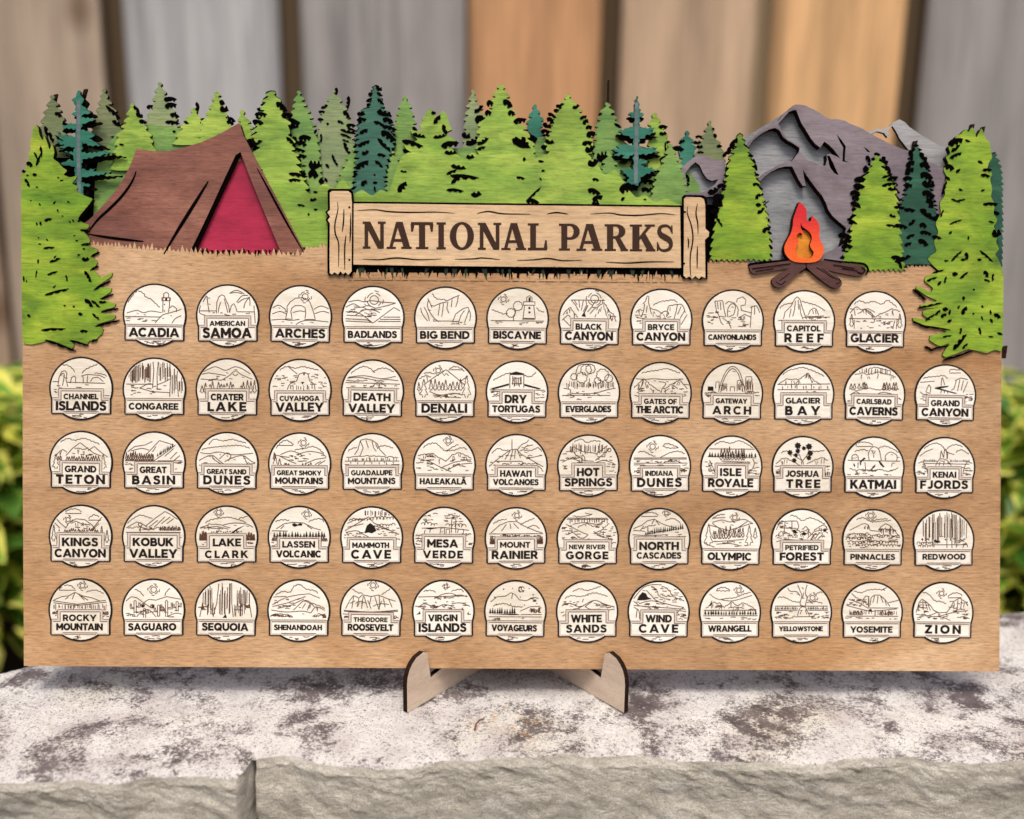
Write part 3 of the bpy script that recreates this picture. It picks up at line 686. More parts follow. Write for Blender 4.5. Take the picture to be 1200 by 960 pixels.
big_l = E('42,145.5 45,150 46,158 50,165 52,158 55,166 58,176 61,168 64,178 62,186 68,190 73,196 79,200 74,205 82,208 91,206 88,211 84,215 92,219 89,224 98,229 109,233 104,240 99,246 94,252 91,257 97,261 105,264 103,268 97,270 106,281 104,286 98,288 108,289 115,293 112,298 106,300 115,307 112,312 107,314 115,322 118,326 132,319 131,324 119,332 112,337 131,337 130,342 121,348 116,350 124,352 136,356 134,360 120,364 118,367 136,369 134,374 117,379 113,381 121,385 120,391 114,396 113,400 105,399 102,404 94,402 84,398 87,405 84,409 74,406 64,402 56,399 47,402 36,404 26.5,402 25.5,360 25,300 24.6,240 25,206 27,198 31,200 30,192 34,188 33,180 36,176 35,166 38,160 38,152')
tree(None, 0.9, 'lime', 45, thick=4.5, outline=big_l, label='biggest pine cut-out, filling the left edge of the board')
# charred tips of the hidden layer standing above the big trees
for px, py, w, h, lean, n in ((1132, 157, 3, 9, 2.5, -3), (1137, 152, 5, 12, 3, -3), (1150, 155, 4.5, 12, 2.5, -3), (1163, 184, 5, 10, 1.5, -6), (1071, 172, 5, 13, 2, -5), (62, 117, 4, 12, 3, -9), (96, 112, 4, 14, 4, -4), (712.6, 108, 2.4, 27, .6, -4.6), (1175.8, 413, 6, 14, 2, -1)):
    q = [(px - w / 2, py + h / 2), (px - w / 2 + lean, py - h / 2), (px + w / 2 + lean, py - h / 2 - 1), (px + w / 2, py + h / 2)]
    cutout('charred_tip', q, n * MM, 2 * MM, 'edge')

# mountains
cutout('mountain_cutout', E('1016,156 1026,151 1036,152 1042,148 1047,143.5 1054,140 1060,143 1066,149 1076,156 1088,163 1100,170 1112,174 1114,230 1050,230 1010,200'), -7.6 * MM, 2.6 * MM, 'snow', label='pale grey far peak behind the big mountain',
       holes=[E('1021,157 1028,154 1036,156 1040,161 1043,158 1040,152 1046,148 1050,154 1054,162 1060,170 1066,177 1050,174 1036,166 1026,161')])
cutout('mountain_cutout', E('798,197 806,190 817,181.5 826,183 836,187 848,188 852,230 800,232'), -2.6 * MM, 3 * MM, 'mauve', label='small mauve peak beside the sign',
       holes=[E('803,203 809,195 815,190 820,194 824,203 829,210 834,212 842,210 838,216 830,222 822,226 806,226')]).name
cutout('rock_face', E('800,200 850,190 850,240 802,240'), -6.5 * MM, 2 * MM, 'grey', label='grey rock face of the small peak')
mt = E('874,172 881,163 888,156 895,151 900,147 906,145 912,142 918,134 924,128 928,124.5 932,122.6 938,122.8 944,123.8 952,127.5 960,132 967,137 974,140 979,139.6 984,140.2 990,141.6 996,145 1003,147.6 1010,150.4 1018,155.6 1030,162 1046,170 1066,178 1086,188 1108,198 1106,250 1060,290 1000,312 984,312 ')
mt += [(880, 312), (868, 300), (862, 230)]
cc = lambda s: [(780 + x / 5, 80 + y / 5) for x, y in nums(s)]
m_ = cutout('mountain_cutout', mt, 0.2 * MM, 6.2 * MM, 'mauve', label='big mauve mountain with grey faces showing below its ridges', holes=[
    cc('660,324 690,292 722,256 748,246 766,246 780,282 796,322 822,362 850,410 880,446 906,466 930,430 956,448 986,478 1024,528 990,512 962,500 944,506 946,540 936,572 900,566 862,548 832,540 804,506 782,490 784,466 794,458 762,440 720,420 700,396 682,366'),
    cc('478,470 510,424 560,384 604,360 640,350 666,362 690,404 716,424 752,444 786,468 780,492 768,508 752,530 738,546 700,552 660,566 620,592 580,612 552,640 500,640 470,580'),
    cc('550,664 584,632 620,606 660,586 700,576 742,576 762,616 780,654 804,690 822,690 812,646 804,592 826,628 852,664 886,710 918,748 940,790 954,830 980,868 1016,900 1060,936 1030,1040 820,1140 560,1150 480,1000'),
    cc('1000,384 1030,420 1056,458 1052,500 1050,540 1076,554 1036,546 1038,500 1040,466 1020,430'), cc('946,514 960,512 984,560 1014,628 990,616 962,580'), cc('1158,460 1180,472 1200,492 1184,492')])
cutout('rock_face', cc('440,420 640,300 760,214 900,300 1060,480 1100,900 1050,1160 440,1160'), -6.1 * MM, 3 * MM, 'grey', parent=m_, label='blue grey rock face set deep below the ridges')

# tent
tent = empty('tent_cutout'); tent.parent = board
rt = random.Random(8); zz = [(223, 294)]
for i in range(1, 30):
    t = i / 30; zz.append((223 - 118 * t, 296 - 8 * t ** 2 + (3.0 if i % 2 else -1.5) * rt.uniform(.4, 1.2)))
fly = smooth(E('160,174 178,177 192,177.4 206,175 222,171 240,165 256,157.5 268,151 276,146.5 280,144'), 3) + E('281.5,146 285,158 300,187 330,243 358,297 350,298.5 342,296.5 330.5,298 326,288 306,240 291,203 281.8,178') + E('276,182 260,216 244,251 232,276') + zz + E('105,287 102,276 94,264') + smooth(E('94,264 105,257 123,238 140,217 152,195 160,174'), 3)[:-1]
tf = Geo().prism([P(fly, -0.15 * MM)], -0.15 * MM, -5.75 * MM)
cutout('tent_door', E('282,150 213,304 354,304'), -4.9 * MM, 3 * MM, 'red', parent=tent, label='crimson tent doorway')
cutout('charred_opening', ribbon(E('280.5,172 266,204 250,238 229,284 222,299'), 8.5), -2.2 * MM, 2 * MM, 'char', parent=tent, sides='char')  # black ribbon paints the charred inner edge and the shadow beside it
g = Geo()
for q in range(15):
    x = 234 + q * 6.3 + rt.uniform(-2, 2); h = rt.uniform(4, 9); g.prism([P([(x, 293), (x + rt.uniform(2, 4), 293.5), (x + rt.uniform(-1, 4), 293 + h)])], .3 * MM, -.2 * MM)
g.build('grass_mark', ['black', 'black'], tent)
g = tf
for s, w in (('159.5,200.5 157,208 151,219 141,232 127,246 116,256 107,267 104,272', 3.2), ('104,274.5 125,278 148,281 168,283', 3.2), ('244,212.5 234,229 219,253 206,274 192,298', 4.2), ('301,197 312,217 326,243 341,270 356,296', 2.6), ('94,263 100,270 104,276', 1.6)):
    g.prism([P(ribbon(smooth(E(s), 5), w, True))], 0.10 * MM, -0.3 * MM, 2, 2)
g.build('tent_fly', ['tent', 'edge', 'black'], tent)

# name sign
sign = empty('name_sign'); sign.parent = board
plank = E('408,238.5 470,239 560,240.2 640,241 720,242 797,243 798,314 700,313.4 600,312.6 500,311.6 408,310')
cutout('sign_plank', plank, 1.8 * MM, 1.9 * MM, 'sign', parent=sign)
g = Geo(); b = lambda L, d: P([(x + (d if x > cxm else -d), y + (d if y > cym else -d)) for x, y in L], 1.0 * MM)
cxm, cym = 600, 276; g.prism([b(plank, 2.2)], 1.2 * MM, 0.1 * MM)
posts = [E('386.5,226 389,224 408,224 411.5,227 412.5,239 412,318 408,322.5 405,319 402,321.5 399,318 396,322 392,319 389,322 386.4,320 386.2,300 386.6,262 384,258 387,254 383.6,249 386.8,246'),
         E('801.6,233 804,231 821,231.4 825,233.6 826.4,240 826.6,268 831,272 830.6,277 826,281 826.4,300 826.6,326 822,324 819,327 815,323.6 811,327 808,324 804,326 801,323 801.6,280')]
for q in posts:
    cutout('sign_post', q, 2.5 * MM, 2.3 * MM, 'sign', parent=sign)
    cxm = sum(p[0] for p in q) / len(q); cym = 278; L = [p for p in q]
    g.prism([P([(x + (2.3 if x > cxm else -2.3), y + (1 if y > 300 else -2.2 if y < 245 else 0)) for x, y in L], 1 * MM)], 2.0 * MM, 0.1 * MM)
g.build('sign_outline', ['black', 'black'], sign)
g = Geo()
for s in ('419,246.6 440,246 455,248 480,249 510,248.6 533,250', '559,250.4 572,248 590,250.6 622,251', '641,251 652,249.2 666,251', '692,251 714,249.8 728,252 750,252.4 775,250.4 791,252', '425,303.6 445,304.4 465,302.4 490,304.4 517,303.6', '533,304 555,303.4 566,302.4 586,304.4', '606,305.2 625,304.6 642,303 660,305.6 682,305', '710,307.4 735,308.4 760,307 790,307'):
    g.prism([P(ribbon(smooth(E(s), 6), 1.7, True), 1.8 * MM)], 1.95 * MM, 1.6 * MM)
for s in ('395.4,236.6 396,246 392.6,262 393,274 396.6,284 397,300 396.6,313', '403,245 402.6,260 401,272', '405.6,275.6 404,290 404,316', '411,250 410.8,270 410,285', '806,241.4 805.4,250 810,264 812,280 809,300 809,318 810,325', '817.4,238.6 815.6,250 817.6,262 818,274.6', '817.4,288.6 817,300 817,315', '806,278.6 807,284 806.4,291', '800.2,259 800,275 799.8,289'):
    g.prism([P(ribbon(smooth(E(s), 6), 1.7, True), 2.5 * MM)], 2.65 * MM, 2.3 * MM)
for x, y in ((409.4, 243), (409.4, 304.6), (802.6, 248.6), (801.6, 309)): g.prism([P([(x + 1.3 * math.cos(a), y + 1.3 * math.sin(a)) for a in [i * .785 for i in range(8)]], 2.5 * MM)], 2.7 * MM, 2.2 * MM)
g.build('grain_line', ['black', 'black'], sign)

# serif lettering NATIONAL PARKS drawn stroke by stroke (unit square letters, y up)
def arc(cx, cy, rx, ry, a0, a1, n=14): return [(cx + rx * math.cos(math.radians(a0 + (a1 - a0) * i / n)), cy + ry * math.sin(math.radians(a0 + (a1 - a0) * i / n))) for i in range(n + 1)]
def slab(x0, x1, y0, y1, c=0.04): return [(x0, y0), (x1, y0), (x1, y1), (x0, y1)]
GL = {
    'N': [[(.08, .03), (.08, .97), (.24, .97), (.24, .03)], [(.76, .03), (.76, .97), (.92, .97), (.92, .03)], [(.04, 1), (.33, 1), (.92, .0), (.66, .0)], slab(0, .34, 0, .085), slab(.66, 1, .915, 1), slab(0, .2, .915, 1)],
    'A': [[(.37, 1), (.64, 1), (.95, .04), (.68, .04)], [(.37, .98), (.50, .98), (.235, .04), (.10, .04)], slab(.26, .74, .26, .37), slab(0, .37, 0, .085), slab(.58, 1, 0, .085)],
    'T': [slab(.37, .64, .03, .97), slab(.02, .98, .89, 1), slab(.24, .78, 0, .085), [(0, .93), (.03, .64), (.11, .64), (.19, .93)], [(1, .93), (.97, .64), (.89, .64), (.81, .93)]],
    'I': [slab(.20, .80, .03, .97), slab(0, 1, 0, .085), slab(0, 1, .915, 1)],
    'L': [slab(.12, .42, .03, .97), slab(0, .56, .915, 1), slab(0, .98, 0, .10), [(1, .05), (.97, .38), (.89, .38), (.79, .05)]],
    'P': [slab(.11, .40, .03, .97), slab(0, .53, 0, .085), [(0, .915), (0, 1)] + arc(.55, .70, .45, .30, 90, -90) + [(.39, .40), (.39, .50)] + arc(.52, .705, .18, .205, -90, 90)[0:] + [(.39, .91)]],
    'R': [slab(.10, .37, .03, .97), slab(0, .48, 0, .085), [(0, .915), (0, 1)] + arc(.50, .73, .39, .27, 90, -90) + [(.36, .46), (.36, .56)] + arc(.47, .735, .14, .175, -90, 90) + [(.36, .91)], [(.42, .50), (.66, .50), (.97, .04), (.69, .04)], slab(.68, 1, 0, .08)],
    'K': [slab(.10, .38, .03, .97), slab(0, .48, 0, .085), slab(0, .48, .915, 1), [(.36, .38), (.36, .53), (.71, .96), (.88, .96)], [(.41, .52), (.60, .68), (.98, .04), (.68, .04)], slab(.58, .98, .915, 1), slab(.62, 1, 0, .085)],
}
def letter_O(): return [arc(.5, .5, .5, .52, 0, 360, 36)[:-1], arc(.5, .5, .23, .42, 0, 360, 36)[:-1]]
def letter_S():
    c = smooth([(.86, .74), (.80, .86), (.64, .945), (.44, .955), (.26, .90), (.19, .76), (.28, .62), (.52, .52), (.74, .42), (.82, .27), (.74, .11), (.54, .045), (.32, .05), (.17, .14), (.11, .28)], 5)
    a, b = [], []
    for i, p in enumerate(c):
        q0, q1 = c[max(0, i - 1)], c[min(len(c) - 1, i + 1)]; dx, dy = q1[0] - q0[0], q1[1] - q0[1]; d = math.hypot(dx, dy); t = i / (len(c) - 1)
        h = .06 + .09 * math.exp(-((t - .5) / .2) ** 2); a.append((p[0] - dy / d * h, p[1] + dx / d * h * .8)); b.append((p[0] + dy / d * h, p[1] - dx / d * h * .8))
    return [a + b[::-1], [(.83, .98), (.91, .98), (.93, .66), (.85, .66)], [(.06, .36), (.13, .36), (.15, .02), (.05, .02)]]
g = Geo(); kk = 0
for ch, x0, x1 in (('N', 425, 452), ('A', 453, 482.5), ('T', 481, 508), ('I', 511.5, 522.5), ('O', 527, 555.5), ('N', 560, 587.5), ('A', 587.5, 616.5), ('L', 618.5, 641.5), ('P', 655, 679.5), ('A', 675.5, 706), ('R', 708.5, 736), ('K', 738, 768), ('S', 768.5, 790)):
    t = ((x0 + x1) / 2 - 425) / 364; yt, yb = 259.6 + 3.9 * t, 291.5 + 3.6 * t
    px = lambda L: P([(x0 + (x1 - x0) * p[0], yb + (yt - yb) * p[1]) for p in L], 1.8 * MM)
    if ch == 'O': g.prism([px(L) for L in letter_O()], 1.90 * MM, 1.7 * MM); continue
    for L in (letter_S() if ch == 'S' else GL[ch]):
        kk = (kk + 1) % 7; g.prism([px(L)], (1.90 + .012 * kk) * MM, 1.7 * MM)
g.build('lettering', ['ink', 'ink'], sign)

# grass below the sign
rg = random.Random(12); g = Geo(); g2 = Geo(); x = 396.0
g.prism([P(E('411,308 799,311 799,322 411,319'))], .15 * MM, -.2 * MM)
while x < 800:
    t = (x - 410) / 390; y0 = 312 + 3.2 * t; h = rg.choice((8, 11, 13, 15, 17)) * rg.uniform(.7, 1.1); w = rg.uniform(4, 9); ln = rg.uniform(-6, 4)
    (g if rg.random() < .62 else g2).prism([P([(x, y0 - 3), (x + w, y0 - 3), (x + w * .55 + ln, y0 + h)])], (.2 + rg.random() * .2) * MM, -.2 * MM); x += w * rg.uniform(.42, .8)
o = g.build('grass_cutout', ['black', 'black'], board); o['label'] = 'black grass tufts below the name sign'
g2.build('grass_blade', ['grass', 'black'], o)
g3 = Geo(); x = 408.0
while x < 802:
    t = (x - 410) / 390; y0 = 312 + 3.2 * t; w = rg.uniform(3.5, 8); ln = rg.uniform(-7, 5); tip = rg.choice((3, 6, 8, 10, 11)) * rg.uniform(.7, 1.1)
    g3.prism([P([(x, y0 + 16), (x + w, y0 + 16), (x + w * .5 + ln, y0 + tip)])], (.43 + .012 * (len(g3.v) % 13)) * MM, .1 * MM); x += w * rg.uniform(.7, 1.6)
g3.build('wood_blade', ['tan', 'tan'], o)

# campfire
fire = empty('campfire_cutout'); fire.parent = board
fl = smooth(E('936.7,236.7 941,240 945,246 945.4,256.5 947,259 950,259 951,256 951.8,253.4 955,256 959,261 960.6,268 960,276 962,283 965.4,290 965,297 961,304 955,307 944,308 932,307 925,303.5 920.4,297.5 919,291 921.6,283 926.5,274 929,265 929.6,257 932,249.5 936.7,236.7'), 3)[:-1]
cutout('flame', fl, 3.0 * MM, 6.0 * MM, 'flame', parent=fire, holes=[smooth(E('938.4,259.6 939.6,265 945,269 950,274 951.4,280 949,287 951,292 953.6,296 950,302.4 941,302.6 935,300 932.4,294 934.4,287 936,281.6 933.6,279 934.4,275 938,272.6 940,275 941.4,272 938.4,267 938.4,259.6'), 2)[:-1]])
cutout('ember', E('927,270 958,270 962,300 955,305 930,305 924,296'), 0.6 * MM, 2.4 * MM, 'ember', parent=fire)
for i, q in enumerate(('877.6,313.4 880,311 905,308 926,305.4 944,304 950,307 944,311.6 925,314.6 900,318.6 884,321.4 880.6,319.6', '938,305 960,304.6 985,308.6 1008,310.6 1013.6,313 1015.4,317.6 1011,322.6 1006,324.4 985,320.4 965,315.6 946,312', '941,309.4 946,313 934,321 922,333 917,337.6 908,336.6 904,331 905,326.4 913,321 926,314', '944,312 950,309.4 965,313.6 977,321 986,328 987,333.6 983,337.8 977,338.4 965,330.6 953,321')):
    cutout('log', chaikin(E(q), 1), (2.2 + .5 * (i > 1)) * MM, 4.2 * MM, 'log', parent=fire)
g = Geo()
for s, w in (('876.6,312 880,309.6 905,306.8 930,304', 2.4), ('965,304 985,307 1008,309 1014,311.6 1016.6,317 1014,322', 2.2), ('906,316.6 918,315 926,313.4', 2.6), ('937,319.6 943,315.4 950,319', 3), ('958,314.6 970,317 982,319.4', 2)):
    g.prism([P(ribbon(smooth(E(s), 4), w, True))], 1.6 * MM, -1 * MM)
g.build('charred_gap', ['black', 'black'], fire)
g = Geo()
for s, w in (('880,315.6 900,313 925,309.6', .7), ('884,318.6 905,315.4', .6), ('1008,314 1012,317 1008,321 1003,319', .9), ('975,311 1000,315', .7), ('985,315 1003,318', .6), ('912,330 924,321', .7), ('908,331 914,334 919,330', .9), ('955,314 975,327', .7), ('978,333.6 983,331 981,327', .9), ('962,316 980,329', .6)):
    g.prism([P(ribbon(smooth(E(s), 3), w))], 2.85 * MM, 2.5 * MM)
g.build('bark_line', ['black', 'black'], fire)

# burnt marks go to the tree they lie on
rm = random.Random(4)
for x, y, l, w, a in marks:
    best = None
    for T in TREES:
        if inside((x, y), T[0]) and (best is None or T[1] > best[1]): best = T
    if best is None: best = min(TREES, key=lambda T: min((p[0] - x) ** 2 + (p[1] - y) ** 2 for p in T[0]))
    n = best[1] + (0.28 + 0.013 * (len(best[2].v) % 17)) * MM
    best[2].prism([P(blob(x, y, l * 1.08, w * 1.08, a, rm), n)], n, n - 1.3 * MM, 1, 2)
for out, n, g, mat, label in TREES:
    o = g.build('pine_cutout', [mat, 'edge', 'black'], board)
    if label: o['label'] = label
# ------------------------------------------------------------------ the park badges
SX = 0.044938971229293814; SZ = SX * 1.01735676; RAD = 0.01935
WIN = {1: (135, 325, 4.615), 2: (395, 325, 4.615), 3: (645, 325, 4.615), 4: (895, 325, 4.615), 5: (45, 410, 4.615), 6: (305, 500, 4.615), 7: (565, 500, 4.615), 8: (815, 500, 4.615),
       9: (985, 415, 5.488), 10: (985, 585, 5.488), 11: (45, 585, 4.615), 12: (305, 585, 4.615), 13: (565, 585, 4.615), 14: (815, 585, 4.615)}
